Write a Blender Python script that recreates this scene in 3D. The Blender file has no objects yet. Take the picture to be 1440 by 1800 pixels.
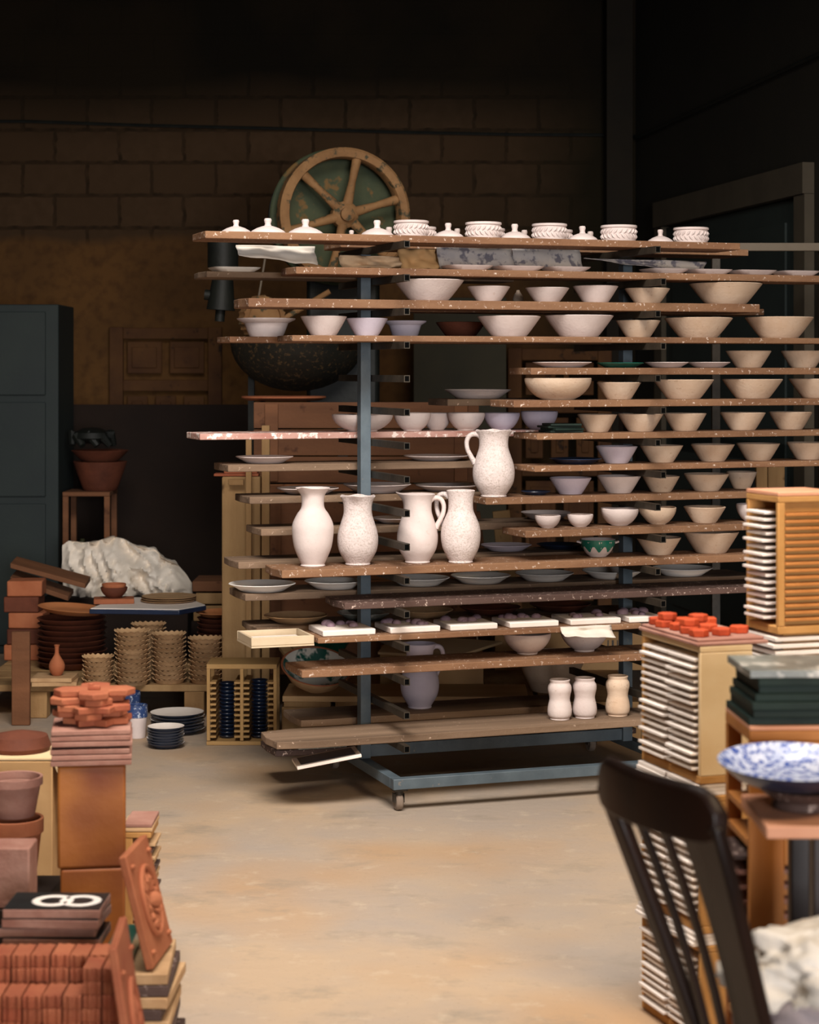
import bpy, bmesh, math, random
from mathutils import Vector, Matrix, noise
random.seed(7)
C = bpy.context.scene.collection
PI = math.pi
F = 3500.0      # focal length in pixels of the 1440 x 1800 frame
CZ = 1.57       # eye height
HY = 650.0      # horizon row

# ------------------------------------------------------------------ camera, light, exposure
sc = bpy.context.scene
cd = bpy.data.cameras.new('camera')
cam = bpy.data.objects.new('camera', cd)
C.objects.link(cam)
cam.location = (0, 0, CZ)
cam.rotation_euler = (PI/2, 0, 0)
cd.sensor_fit = 'VERTICAL'
cd.sensor_height = 45
cd.lens = 45*F/1800
cd.shift_y = -(900-HY)/1800
cd.clip_end = 100
cd.dof.use_dof = True
cd.dof.focus_distance = 7.25
cd.dof.aperture_fstop = 5.6
sc.camera = cam

w = bpy.data.worlds.new('world')
sc.world = w
w.use_nodes = True
w.node_tree.nodes['Background'].inputs[0].default_value = (.75, .85, 1, 1)
w.node_tree.nodes['Background'].inputs[1].default_value = .02

def area(name, loc, target, sx, sy, power, color, spread=180):
    l = bpy.data.lights.new(name, 'AREA')
    l.shape = 'RECTANGLE'
    l.size, l.size_y = sx, sy
    l.energy = power
    l.color = color
    l.spread = math.radians(spread)
    o = bpy.data.objects.new(name, l)
    C.objects.link(o)
    o.location = loc
    o.rotation_euler = (Vector(target)-Vector(loc)).to_track_quat('-Z', 'Y').to_euler()
    return o
area('rooflight_daylight', (-.2, 4.1, 4.3), (-.1, 6.6, .3), 2.6, 1.6, 165, (1, .935, .87), 110)
area('front_fill', (2.2, -5.5, 1.7), (0, 7, .8), 2.8, 2.4, 76, (.97, .95, .96), 60)  # fill lamp added behind the camera; no doorway is built there
area('warm_right_lamp', (1.9, 2.3, 3.0), (1.0, 5.6, .7), .7, .7, 24, (1, .76, .5), 110)  # unseen lamp added to warm and brighten the right side; no workbench

sc.view_settings.view_transform = 'Standard'
sc.view_settings.look = 'None'
sc.view_settings.exposure = 0.0
sc.view_settings.gamma = 1
sc.view_settings.use_curve_mapping = False

# ------------------------------------------------------------------ helpers
def lin(h):
    h = h.lstrip('#')
    r = []
    for i in (0, 2, 4):
        c = int(h[i:i+2], 16)/255
        r.append(c/12.92 if c <= .04045 else ((c+.055)/1.055)**2.4)
    return (*r, 1)

def M(name, c1, c2=None, scale=6, rough=.75, bump=.15, bscale=60, rnd=.12, spots=None, spot_amt=.35, spot_scale=30,
      stretch=None, metal=0, spec=.35, third=None):
    """procedural surface: two noise-mixed colours, a per-object tint, optional spots, optional bump"""
    m = bpy.data.materials.new(name)
    m.use_nodes = True
    nt = m.node_tree
    N, L = nt.nodes, nt.links
    b = N['Principled BSDF']
    b.inputs['Roughness'].default_value = rough
    b.inputs['Metallic'].default_value = metal
    b.inputs['Specular IOR Level'].default_value = spec
    tc = N.new('ShaderNodeTexCoord')
    oi = N.new('ShaderNodeObjectInfo')
    off = N.new('ShaderNodeVectorMath'); off.operation = 'MULTIPLY_ADD'
    mp = N.new('ShaderNodeMapping')
    if stretch: mp.inputs['Scale'].default_value = stretch
    L.new(tc.outputs['Object'], mp.inputs['Vector'])
    L.new(mp.outputs[0], off.inputs[0])
    off.inputs[1].default_value = (1, 1, 1)
    cb = N.new('ShaderNodeCombineXYZ')
    ml = N.new('ShaderNodeMath'); ml.operation = 'MULTIPLY'; ml.inputs[1].default_value = 37
    L.new(oi.outputs['Random'], ml.inputs[0])
    L.new(ml.outputs[0], cb.inputs[0]); L.new(ml.outputs[0], cb.inputs[1])
    L.new(cb.outputs[0], off.inputs[2])
    vec = off.outputs[0]
    def noi(s, d=5, r=.6):
        n = N.new('ShaderNodeTexNoise')
        n.inputs['Scale'].default_value = s; n.inputs['Detail'].default_value = d; n.inputs['Roughness'].default_value = r
        L.new(vec, n.inputs['Vector'])
        return n.outputs['Fac']
    def ramp(fac, a, bb):
        r = N.new('ShaderNodeMapRange')
        r.inputs['From Min'].default_value = a; r.inputs['From Max'].default_value = bb
        r.clamp = True
        L.new(fac, r.inputs['Value'])
        return r.outputs[0]
    def mix(fac, a, bb):
        x = N.new('ShaderNodeMix'); x.data_type = 'RGBA'
        L.new(fac, x.inputs['Factor'])
        for s, i in ((a, 6), (bb, 7)):
            if isinstance(s, tuple): x.inputs[i].default_value = s
            else: L.new(s, x.inputs[i])
        return x.outputs[2]
    colr = lin(c1)
    if c2: colr = mix(ramp(noi(scale), .32, .68), lin(c1), lin(c2))
    if third: colr = mix(ramp(noi(scale*.35, 3), .52, .66), colr, lin(third))
    if spots:
        if stretch: vec = tc.outputs['Object']
        colr = mix(ramp(noi(spot_scale, 3, .7), 1-spot_amt-.02, 1-spot_amt+.06), colr, lin(spots))
    if rnd and not isinstance(colr, tuple):
        h = N.new('ShaderNodeHueSaturation')
        r = N.new('ShaderNodeMapRange')
        r.inputs['To Min'].default_value = 1-rnd; r.inputs['To Max'].default_value = 1+rnd*.6
        L.new(oi.outputs['Random'], r.inputs['Value'])
        L.new(r.outputs[0], h.inputs['Value'])
        L.new(colr, h.inputs['Color'])
        colr = h.outputs[0]
    if isinstance(colr, tuple): b.inputs['Base Color'].default_value = colr
    else: L.new(colr, b.inputs['Base Color'])
    if bump:
        bp = N.new('ShaderNodeBump')
        bp.inputs['Strength'].default_value = bump
        bp.inputs['Distance'].default_value = .01
        L.new(noi(bscale, 4), bp.inputs['Height'])
        L.new(bp.outputs[0], b.inputs['Normal'])
    return m

class MB:
    def __init__(s):
        s.v = []; s.f = []
    def add(s, vs, fs, T=None):
        n = len(s.v)
        for p in vs:
            p = Vector(p)
            s.v.append(T @ p if T is not None else p)
        s.f += [tuple(i+n for i in f) for f in fs]
        return s
    def box(s, c, d, T=None):
        x, y, z = (q/2 for q in d)
        vs = [(c[0]+i*x, c[1]+j*y, c[2]+k*z) for k in (-1, 1) for j in (-1, 1) for i in (-1, 1)]
        return s.add(vs, [(0, 2, 3, 1), (4, 5, 7, 6), (0, 1, 5, 4), (2, 6, 7, 3), (0, 4, 6, 2), (1, 3, 7, 5)], T)
    def obox(s, o, a, b, c):
        """parallelepiped from corner o along a, b, c"""
        o, a, b, c = Vector(o), Vector(a), Vector(b), Vector(c)
        vs = [o, o+a, o+b, o+a+b, o+c, o+a+c, o+b+c, o+a+b+c]
        fs = [(0, 2, 3, 1), (4, 5, 7, 6), (0, 1, 5, 4), (2, 6, 7, 3), (0, 4, 6, 2), (1, 3, 7, 5)]
        if a.cross(b).dot(c) < 0: fs = [f[::-1] for f in fs]
        return s.add(vs, fs)
    def lathe(s, prof, n=36, mod=None, T=None):
        base = len(s.v); rings = []
        for i, (r, z) in enumerate(prof):
            if r < 1e-6:
                p = Vector((0, 0, z)); s.v.append(T @ p if T is not None else p)
                rings.append([len(s.v)-1])
            else:
                ring = []
                for j in range(n):
                    t = 2*PI*j/n
                    p = Vector((r*math.cos(t), r*math.sin(t), z))
                    if mod: p = Vector(mod(i, t, r, z))
                    s.v.append(T @ p if T is not None else p)
                    ring.append(len(s.v)-1)
                rings.append(ring)
        for a, b in zip(rings, rings[1:]):
            if len(a) == 1 and len(b) == 1: continue
            for j in range(n):
                k = (j+1) % n
                if len(a) == 1: s.f.append((a[0], b[k], b[j]))
                elif len(b) == 1: s.f.append((a[j], a[k], b[0]))
                else: s.f.append((a[j], a[k], b[k], b[j]))
        return s
    def tube(s, pts, rad, n=10, flat=1.0, T=None, caps=True):
        pts = [Vector(p) for p in pts]
        rings = []
        for i, p in enumerate(pts):
            d = (pts[min(i+1, len(pts)-1)]-pts[max(i-1, 0)]).normalized()
            up = Vector((0, 0, 1)) if abs(d.z) < .95 else Vector((1, 0, 0))
            if i and ref is not None: up = ref
            x = d.cross(up).normalized(); y = x.cross(d).normalized(); ref = y
            r = rad[i] if isinstance(rad, (list, tuple)) else rad
            ring = []
            for j in range(n):
                t = 2*PI*j/n
                q = p+x*(r*math.cos(t)*flat)+y*(r*math.sin(t))
                s.v.append(T @ q if T is not None else q); ring.append(len(s.v)-1)
            rings.append(ring)
        for a, b in zip(rings, rings[1:]):
            for j in range(n):
                k = (j+1) % n
                s.f.append((a[j], b[j], b[k], a[k]))
        if caps:
            s.f.append(tuple(rings[0])); s.f.append(tuple(rings[-1][::-1]))
        return s
    def prism(s, poly, z0, z1, T=None):
        n = len(poly); b = len(s.v)
        for z in (z0, z1):
            for x, y in poly:
                p = Vector((x, y, z)); s.v.append(T @ p if T is not None else p)
        s.f.append(tuple(b+i for i in range(n))[::-1]); s.f.append(tuple(b+n+i for i in range(n)))
        for i in range(n):
            k = (i+1) % n
            s.f.append((b+i, b+k, b+n+k, b+n+i))
        return s
    def build(s, name, mat, parent=None, loc=None, rotz=0, smooth=35, bev=0, seg=2, shift=None, solid=0, sub=0):
        me = bpy.data.meshes.new(name)
        sh = Vector(shift) if shift is not None else Vector((0, 0, 0))
        me.from_pydata([tuple(p-sh) for p in s.v], [], s.f)
        me.validate()
        bm = bmesh.new(); bm.from_mesh(me)
        bmesh.ops.recalc_face_normals(bm, faces=bm.faces); bm.to_mesh(me); bm.free()
        me.materials.append(mat)
        if smooth:
            me.polygons.foreach_set('use_smooth', [True]*len(me.polygons))
            me.set_sharp_from_angle(angle=math.radians(smooth))
        o = bpy.data.objects.new(name, me); C.objects.link(o)
        if loc is not None: o.location = loc
        o.rotation_euler = (0, 0, rotz)
        if parent: o.parent = parent
        if solid:
            m = o.modifiers.new('thickness', 'SOLIDIFY'); m.thickness = solid; m.offset = 0
        if bev:
            m = o.modifiers.new('bevel', 'BEVEL'); m.width = bev; m.segments = seg; m.limit_method = 'ANGLE'
            m.harden_normals = False
        if sub:
            m = o.modifiers.new('smooth', 'SUBSURF'); m.levels = sub; m.render_levels = sub
        return o

def tag(o, label, cat, group=None, kind=None):
    o['label'] = label; o['category'] = cat
    if group: o['group'] = group
    if kind: o['kind'] = kind
    return o
def thing(name, loc, label, cat, group=None, rotz=0):
    o = bpy.data.objects.new(name, None); C.objects.link(o)
    o.location = loc; o.rotation_euler = (0, 0, rotz); o.empty_display_size = .05
    return tag(o, label, cat, group)
def struct(o, label=None):
    o['kind'] = 'structure'
    if label: o['label'] = label
    return o
def copy_tree(o, parent=None):
    c = o.copy(); C.objects.link(c)
    if parent: c.parent = parent
    for ch in list(o.children): copy_tree(ch, c)
    return c
def at(px, py, Y):
    return Vector(((px-720)*Y/F, Y, CZ-(py-HY)*Y/F))
def on_z(px, z, py):
    """point at height z seen at (px, py)"""
    Y = F*(CZ-z)/(py-HY)
    return Vector(((px-720)*Y/F, Y, z))
W_ = ['first', 'second', 'third', 'fourth', 'fifth', 'sixth', 'seventh', 'eighth', 'ninth', 'tenth', 'eleventh', 'twelfth',
      'thirteenth', 'fourteenth', 'fifteenth', 'sixteenth', 'seventeenth', 'eighteenth', 'nineteenth', 'twentieth', 'twenty-first', 'twenty-second', 'twenty-third', 'twenty-fourth']
def nth(i): return W_[i]

# ------------------------------------------------------------------ materials
m_bisque = M('white_bisque', '#cdbdb8', '#d9cbc6', 9, .85, .12, 90, .07, spots='#c8b5ac', spot_amt=.34, spot_scale=60, spec=.2)
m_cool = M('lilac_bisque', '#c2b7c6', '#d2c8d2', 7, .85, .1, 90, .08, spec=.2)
m_tan = M('warm_lit_tan_bisque', '#c3a78e', '#d2bca6', 9, .85, .14, 90, .12, spots='#b99d85', spot_amt=.36, spot_scale=40, spec=.2)  # tan is partly the clay, partly warm light painted into the colour
m_speck = M('speckled_bisque', '#ccbeba', '#d8cbc7', 30, .85, .3, 130, .06, spots='#bcaea7', spot_amt=.46, spot_scale=150, spec=.2)
m_board = M('board_wood', '#6f4d36', '#8f6b4e', 5, .8, .3, 40, .22, spots='#d3bfb0', spot_amt=.37, spot_scale=60, stretch=(.35, 1.6, 1.6))
m_board_old = M('weathered_board', '#64503f', '#8d745e', 4, .85, .3, 40, .2, spots='#b9a08c', spot_amt=.33, spot_scale=40, stretch=(.2, 2.2, 2.2))
m_board_dark = M('stained_board', '#3f2f2a', '#59433b', 4, .7, .2, 40, .1, spots='#bfa99c', spot_amt=.38, spot_scale=60, stretch=(.3, 2, 2))
m_board_white = M('slip_splashed_board', '#a8766a', '#c9a397', 12, .8, .25, 50, .08, spots='#efe0d8', spot_amt=.46, spot_scale=30, stretch=(.5, 1.5, 1.5))
m_steel = M('blue_grey_steel_paint', '#434f57', '#58656d', 8, .5, .1, 60, .0, spots='#7f7468', spot_amt=.3, spot_scale=25, spec=.5)
m_steel_dk = M('bare_tube_steel', '#2a2620', '#4a4238', 10, .5, .1, 60, .1, metal=.3)
m_rubber = M('grey_rubber', '#6b5c50', '#8a7a6c', 20, .7, .1, 60, 0)
m_terra = M('terracotta', '#9c5839', '#b36f4c', 8, .8, .12, 70, .12, spec=.25)
m_terra_o = M('orange_terracotta', '#985038', '#ac6848', 10, .8, .15, 60, .12, spec=.25)
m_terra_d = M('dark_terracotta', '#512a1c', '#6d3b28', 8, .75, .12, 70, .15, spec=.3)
m_terra_r = M('red_terracotta', '#a03a1a', '#c04c24', 14, .75, .2, 60, .1)
m_pinktile = M('pink_tile_clay', '#906152', '#a87e6e', 10, .85, .2, 60, .14)
m_biscuit = M('biscuit_clay', '#b08a62', '#c9a47a', 12, .85, .15, 80, .12)
m_ochre = M('ochre_refractory', '#a9773c', '#bd8b50', 8, .75, .12, 70, .08)
m_cream = M('cream_panel', '#d8b88a', '#e0c69c', 5, .6, .06, 60, .04)
m_brown = M('brown_fireclay', '#96551f', '#a9682c', 5, .55, .1, 50, .06, third='#74391a')
m_terra_l = M('top_lit_terracotta', '#bb7446', '#cb8858', 8, .8, .12, 70, .05, spec=.25)  # lighter terracotta copy; light on the top plates put into the colour
m_glazewhite = M('white_glazed_plate', '#ece6de', '#f3eee8', 12, .45, .04, 60, .04, spec=.4)
m_whitetile = M('white_tile', '#e6d9cd', '#efe4da', 12, .7, .06, 60, .06)
m_ply = M('plywood', '#c29a6a', '#d6b283', 4, .7, .1, 60, .06, stretch=(.4, 2.5, 2.5))
m_plank = M('old_plank', '#8d6b45', '#b08e62', 4, .85, .3, 40, .14, stretch=(2, 2, .3), spots='#5d452c', spot_amt=.34, spot_scale=8)
m_crate = M('crate_wood', '#633f28', '#835638', 4, .8, .25, 40, .2, stretch=(.3, 2, 2), spots='#55331f', spot_amt=.36, spot_scale=9)
m_card = M('cardboard', '#b48b5c', '#c49c6c', 4, .8, .05, 60, .1)
m_paper = M('white_paper', '#d9cdbf', '#e8dfd3', 6, .8, .1, 30, .05)
m_paper_tan = M('tan_paper', '#b89878', '#cbb090', 8, .8, .15, 30, .1)
m_news = M('printed_newspaper', '#c8bfb6', '#a9a3a4', 9, .8, .1, 30, .05, spots='#75717a', spot_amt=.47, spot_scale=16)
m_plastic = M('white_sheeting', '#dccfbd', '#efe5d8', 4, .55, .55, 14, 0, spots='#b8a792', spot_amt=.36, spot_scale=7)
m_sackgrey = M('lilac_sack', '#8f8186', '#b5a8a8', 5, .7, .2, 20, 0)
m_navy = M('navy_glaze', '#141f33', '#22304a', 6, .3, .03, 40, .1, spec=.5)
m_bluewhite = M('blue_painted_glaze', '#a9b4d4', '#d5d9e6', 16, .25, .02, 40, 0, spots='#3a529c', spot_amt=.5, spot_scale=85, spec=.5)
m_bluepot = M('blue_band_glaze', '#22345c', '#3c5486', 30, .35, .02, 40, 0, spots='#b9c2d2', spot_amt=.42, spot_scale=60, spec=.5)
m_greenglaze = M('green_glaze', '#0e4a40', '#1f7360', 8, .25, .03, 40, 0, spec=.5)
m_greenwhite = M('green_on_white_glaze', '#d8d2c4', '#e5dfd3', 8, .3, .02, 40, 0, spots='#15564a', spot_amt=.5, spot_scale=11, spec=.5)
m_darkgreen = M('dark_green_tile', '#101e19', '#1c2c25', 8, .65, .06, 40, .15, spec=.25)
m_greytile = M('marbled_grey_tile', '#5c605c', '#8d9088', 10, .3, .03, 40, 0, spots='#c8c4ba', spot_amt=.44, spot_scale=14, spec=.5)
m_black = M('black_tile', '#101314', '#1d2222', 8, .4, .03, 40, .1, spec=.5)
m_plug = M('matt_black_plastic', '#050505', None, 8, .95, 0, 40, 0, spec=.05)
m_traywood = M('pale_tray_wood', '#bfa98a', '#cdbb9f', 5, .75, .1, 60, 0)
m_cratewood = M('tan_crate_wood', '#a07b49', '#b48f5c', 5, .75, .12, 60, .05)
m_iron = M('dark_iron', '#0c0f0d', '#191c17', 9, .6, .15, 40, .1, spec=.4)
m_rust = M('rusty_paint', '#85603c', '#a27a50', 9, .75, .3, 40, 0, spots='#4a4634', spot_amt=.42, spot_scale=16)
m_machine = M('worn_green_paint', '#37422f', '#4d5236', 5, .7, .2, 40, 0, spots='#75582f', spot_amt=.38, spot_scale=9)
m_pan = M('dark_rusted_iron', '#15140d', '#231d12', 5, .75, .25, 40, 0, spots='#4d3a22', spot_amt=.42, spot_scale=45)
m_bluedoor = M('blue_grey_door_paint', '#222b2c', '#283230', 3, .6, .06, 40, 0)
m_chair = M('dark_chair_wood', '#180b06', '#261309', 5, .42, .06, 40, 0, stretch=(2, 2, .4), spec=.4)
m_panelwood = M('panel_door_wood', '#4a2c17', '#62401f', 4, .8, .2, 40, .05, spots='#2c1a0e', spot_amt=.38, spot_scale=9)
m_darkpanel = M('dark_brown_board', '#1a0e07', '#22140a', 3, .85, .1, 40, 0)
m_olive = M('olive_grey_panel', '#2f2c1e', '#3a3524', 3, .7, .06, 40, 0)
m_doorframe = M('door_frame_paint', '#3f382d', '#4a4235', 4, .8, .1, 40, 0)
m_beam = M('pale_rail_paint', '#6e6355', '#7d7162', 4, .8, .1, 40, 0)
m_glass = M('bottle_glass', '#3a3a28', '#44442f', 6, .1, 0, 40, 0, spec=.8)
m_orange_slab = M('salmon_slab', '#c98a68', '#d69c7c', 5, .6, .06, 50, 0)
m_orangewood = M('orange_wood', '#a8682f', '#bd7d3f', 4, .6, .1, 40, .06, stretch=(2, 2, .4))
m_lilacmark = M('lilac_relief_glaze', '#7d6470', '#97808a', 14, .6, .1, 60, 0)
m_ink = M('grey_ink', '#5c5650', '#66605a', 8, .8, 0, 40, 0)
# ------------------------------------------------------------------ the building
def wall_material(name, lower, upper, block, dark):
    """ochre plaster below, bare concrete blocks higher up, top concrete darkened with painted light falloff"""
    m = bpy.data.materials.new(name); m.use_nodes = True
    nt = m.node_tree; N, L = nt.nodes, nt.links
    b = N['Principled BSDF']; b.inputs['Roughness'].default_value = .9; b.inputs['Specular IOR Level'].default_value = .15
    tc = N.new('ShaderNodeTexCoord')
    sep = N.new('ShaderNodeSeparateXYZ'); L.new(tc.outputs['Object'], sep.inputs[0])
    n1 = N.new('ShaderNodeTexNoise'); n1.inputs['Scale'].default_value = 1.3; n1.inputs['Detail'].default_value = 6
    L.new(tc.outputs['Object'], n1.inputs['Vector'])
    n2 = N.new('ShaderNodeTexNoise'); n2.inputs['Scale'].default_value = 14; n2.inputs['Detail'].default_value = 6
    L.new(tc.outputs['Object'], n2.inputs['Vector'])
    cb = N.new('ShaderNodeCombineXYZ')
    def math_(op, a, bb):
        x = N.new('ShaderNodeMath'); x.operation = op
        for i, s in enumerate((a, bb)):
            if isinstance(s, (int, float)): x.inputs[i].default_value = s
            else: L.new(s, x.inputs[i])
        return x.outputs[0]
    wob = math_('MULTIPLY', math_('SUBTRACT', n2.outputs[0], .5), .05)
    L.new(math_('ADD', sep.outputs[0], wob), cb.inputs[0])
    L.new(math_('ADD', sep.outputs[2], math_('MULTIPLY', wob, .6)), cb.inputs[1])
    br = N.new('ShaderNodeTexBrick')
    br.inputs['Scale'].default_value = 1
    br.inputs['Brick Width'].default_value = .405; br.inputs['Row Height'].default_value = .205
    br.inputs['Mortar Size'].default_value = .014; br.inputs['Mortar Smooth'].default_value = .4
    br.inputs['Color1'].default_value = lin(block[0]); br.inputs['Color2'].default_value = lin(block[1])
    br.inputs['Mortar'].default_value = lin(block[2])
    L.new(cb.outputs[0], br.inputs['Vector'])
    def mix(fac, a, bb):
        x = N.new('ShaderNodeMix'); x.data_type = 'RGBA'
        L.new(fac, x.inputs['Factor'])
        for s, i in ((a, 6), (bb, 7)):
            if isinstance(s, tuple): x.inputs[i].default_value = s
            else: L.new(s, x.inputs[i])
        return x.outputs[2]
    def rng(v, a, bb):
        x = N.new('ShaderNodeMapRange'); x.clamp = True
        x.inputs['From Min'].default_value = a; x.inputs['From Max'].default_value = bb
        L.new(v, x.inputs['Value']); return x.outputs[0]
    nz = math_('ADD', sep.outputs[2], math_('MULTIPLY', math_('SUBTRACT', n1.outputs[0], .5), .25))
    plaster = mix(rng(n1.outputs[0], .35, .65), lin(lower[0]), lin(lower[1]))
    plaster = mix(rng(n2.outputs[0], .45, .8), plaster, lin(lower[2]))
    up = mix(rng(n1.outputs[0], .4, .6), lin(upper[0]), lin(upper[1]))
    bl = mix(rng(n2.outputs[0], .35, .75), br.outputs['Color'], lin(block[1]))
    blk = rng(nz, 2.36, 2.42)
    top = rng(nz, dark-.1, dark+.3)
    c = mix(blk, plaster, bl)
    c = mix(rng(math_('ADD', sep.outputs[0], math_('MULTIPLY', n1.outputs[0], .8)), .75, 1.5), c, lin('#201b10'))  # falloff toward the right painted in as darker olive plaster
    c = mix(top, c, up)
    L.new(c, b.inputs['Base Color'])
    bp = N.new('ShaderNodeBump'); bp.inputs['Strength'].default_value = .3; bp.inputs['Distance'].default_value = .02
    h = math_('ADD', math_('MULTIPLY', math_('MULTIPLY', math_('SUBTRACT', 1, br.outputs['Fac']), blk), 1.0), math_('MULTIPLY', n2.outputs[0], .5))
    L.new(h, bp.inputs['Height']); L.new(bp.outputs[0], b.inputs['Normal'])
    return m
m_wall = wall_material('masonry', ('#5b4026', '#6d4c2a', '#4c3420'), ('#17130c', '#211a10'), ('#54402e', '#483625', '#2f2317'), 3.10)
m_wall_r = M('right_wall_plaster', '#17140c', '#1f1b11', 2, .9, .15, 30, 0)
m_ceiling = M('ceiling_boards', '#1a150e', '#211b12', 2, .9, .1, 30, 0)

def floor_material():
    m = bpy.data.materials.new('concrete_floor'); m.use_nodes = True
    nt = m.node_tree; N, L = nt.nodes, nt.links
    b = N['Principled BSDF']; b.inputs['Roughness'].default_value = .62; b.inputs['Specular IOR Level'].default_value = .3
    tc = N.new('ShaderNodeTexCoord')
    def noi(s, d, st=(1, 1, 1), r=.6):
        mp = N.new('ShaderNodeMapping'); mp.inputs['Scale'].default_value = st
        L.new(tc.outputs['Object'], mp.inputs[0])
        n = N.new('ShaderNodeTexNoise'); n.inputs['Scale'].default_value = s; n.inputs['Detail'].default_value = d; n.inputs['Roughness'].default_value = r
        L.new(mp.outputs[0], n.inputs['Vector']); return n.outputs[0]
    def rng(v, a, bb, lo=0, hi=1):
        x = N.new('ShaderNodeMapRange'); x.clamp = True
        x.inputs['From Min'].default_value = a; x.inputs['From Max'].default_value = bb
        x.inputs['To Min'].default_value = lo; x.inputs['To Max'].default_value = hi
        L.new(v, x.inputs['Value']); return x.outputs[0]
    def mix(fac, a, bb):
        x = N.new('ShaderNodeMix'); x.data_type = 'RGBA'
        L.new(fac, x.inputs['Factor'])
        for s, i in ((a, 6), (bb, 7)):
            if isinstance(s, tuple): x.inputs[i].default_value = s
            else: L.new(s, x.inputs[i])
        return x.outputs[2]
    c = mix(rng(noi(1.1, 5), .38, .62), lin('#b59d83'), lin('#a59688'))
    c = mix(rng(noi(.6, 3), .5, .66), c, lin('#b3906c'))
    c = mix(rng(noi(3.2, 8, (1, 1.4, 1), .7), .54, .72, 0, .75), c, lin('#8d8273'))
    c = mix(rng(noi(9, 8, (1, 1, 1), .7), .56, .74, 0, .6), c, lin('#c6b39b'))
    c = mix(rng(noi(70, 3), .62, .75, 0, .35), c, lin('#7d6c5a'))
    L.new(c, b.inputs['Base Color'])
    bp = N.new('ShaderNodeBump'); bp.inputs['Strength'].default_value = .25; bp.inputs['Distance'].default_value = .01
    L.new(noi(26, 8), bp.inputs['Height']); L.new(bp.outputs[0], b.inputs['Normal'])
    return m
m_floor = floor_material()
BW = 12.5
struct(MB().box((0, 5, -.05), (11, 16.4, .1)).build('floor', m_floor))
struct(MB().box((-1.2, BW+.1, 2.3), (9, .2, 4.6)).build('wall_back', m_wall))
# the right wall runs slightly askew
RA, RB = Vector((1.42, BW, 0)), Vector((3.75, -.2, 0))
rd = (RB-RA).normalized(); rn = Vector((-rd.y, rd.x, 0))      # rn points to +x (outside)
if rn.x < 0: rn = -rn
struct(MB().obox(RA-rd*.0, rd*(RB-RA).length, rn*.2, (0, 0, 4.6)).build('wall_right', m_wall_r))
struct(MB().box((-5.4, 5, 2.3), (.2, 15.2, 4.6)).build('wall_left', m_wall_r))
# ceiling with an opening for the rooflight
g = MB()
g.box((-.3, 8.6, 4.66), (10, 8, .1)); g.box((-.3, .4, 4.66), (10, 6.4, .1))
g.box((-3.5, 4.1, 4.66), (3.6, 1.0, .1)); g.box((2.85, 4.1, 4.66), (3.7, 1.0, .1))
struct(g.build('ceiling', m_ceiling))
# a door in the right wall
def rw(t, z, d=0):                       # point on the right wall, t metres from the corner, d metres into the room
    p = RA+rd*t-rn*d; return Vector((p.x, p.y, z))
t0, t1 = .55, 2.95
dr = thing('door_1', rw(t0, 0), 'dark double door in the right wall with a pale frame', 'door'); del dr['category']; dr['kind'] = 'structure'
zt = 2.42
MB().obox(rw(t0, zt, .001), rd*(t1-t0), -rn*.06, (0, 0, .15)).build('door_head', m_doorframe, dr, shift=dr.location)
for tt in (t0, t1-.14):
    MB().obox(rw(tt, 0, .001), rd*.14, -rn*.05, (0, 0, zt-.002)).build('door_post', m_doorframe, dr, shift=dr.location)
g = MB().obox(rw(t0+.145, 0.01, .002), rd*(t1-t0-.29), -rn*.02, (0, 0, zt-.02))
for a, b_ in ((.2, 1.0), (1.1, 1.2)):
    g.obox(rw(t0+.3, a, .023), rd*(t1-t0-.6), -rn*.012, (0, 0, b_))
g.build('door_leaf', m_bluedoor, dr, shift=dr.location)
# a horizontal rail in front of that door
p0, p1 = at(1235, 441, 9.0), at(1470, 441, 9.0)
rail = thing('guard_rail', (p0.x, 9, 0), 'pale grey horizontal rail in front of the dark right-hand door', 'rail')
MB().box(((p0.x+p1.x)/2, 9.0, p0.z+.017), (p1.x-p0.x, .04, .036)).build('rail_bar', m_beam, rail, shift=rail.location, bev=.003)
for x in (p0.x+.06, p1.x-.06):
    MB().box((x, 9.0, (p0.z-.002)/2), (.035, .035, p0.z-.002)).build('rail_post', m_steel_dk, rail, shift=rail.location)
# cable along the walls
pts = [(-3.2, BW-.02, CZ+(HY-214)*BW/F), (at(45, 214, BW).x, BW-.02, at(45, 214, BW).z)]
for px, py in ((250, 221), (470, 226), (700, 233), (900, 237), (1100, 238)):
    q = at(px, py, BW); pts.append((q.x, BW-.02, q.z))
q = rw(.15, at(1160, 236, 12.2).z, .02); pts.append(tuple(q))
for t in (1.2, 2.4, 3.6): pts.append(tuple(rw(t, q.z+.02*t, .02)))
tag(MB().tube(pts, .011, 6).build('wall_cable', m_iron, shift=pts[1]), 'thin black cable running high along the back wall and round the corner', 'cable')
bpy.data.objects['wall_cable'].location = pts[1]
# corner column
struct(MB().box((1.3, BW-.1, 2.3), (.16, .18, 4.59)).build('trim_1', M('column_concrete', '#1a1610', '#221c13', 3, .9, .15, 30, 0)))

# tall blue-grey metal cabinet at the left
c0 = at(103, 535, 11.0)
W0, H0 = .95, c0.z
cab = thing('metal_cabinet', (c0.x-W0/2, 11.25, 0), 'tall blue-grey metal cabinet at the left edge by the back wall', 'cabinet')
MB().box((0, 0, H0/2), (W0, .5, H0)).build('cabinet_body', m_bluedoor, cab, bev=.006)
for zc, hh in ((1.66, .46), (1.13, .52), (.44, .78)):
    MB().box((0.0, -.259, zc), (W0-.14, .016, hh)).build('cabinet_door', m_bluedoor, cab, bev=.004)

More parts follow.
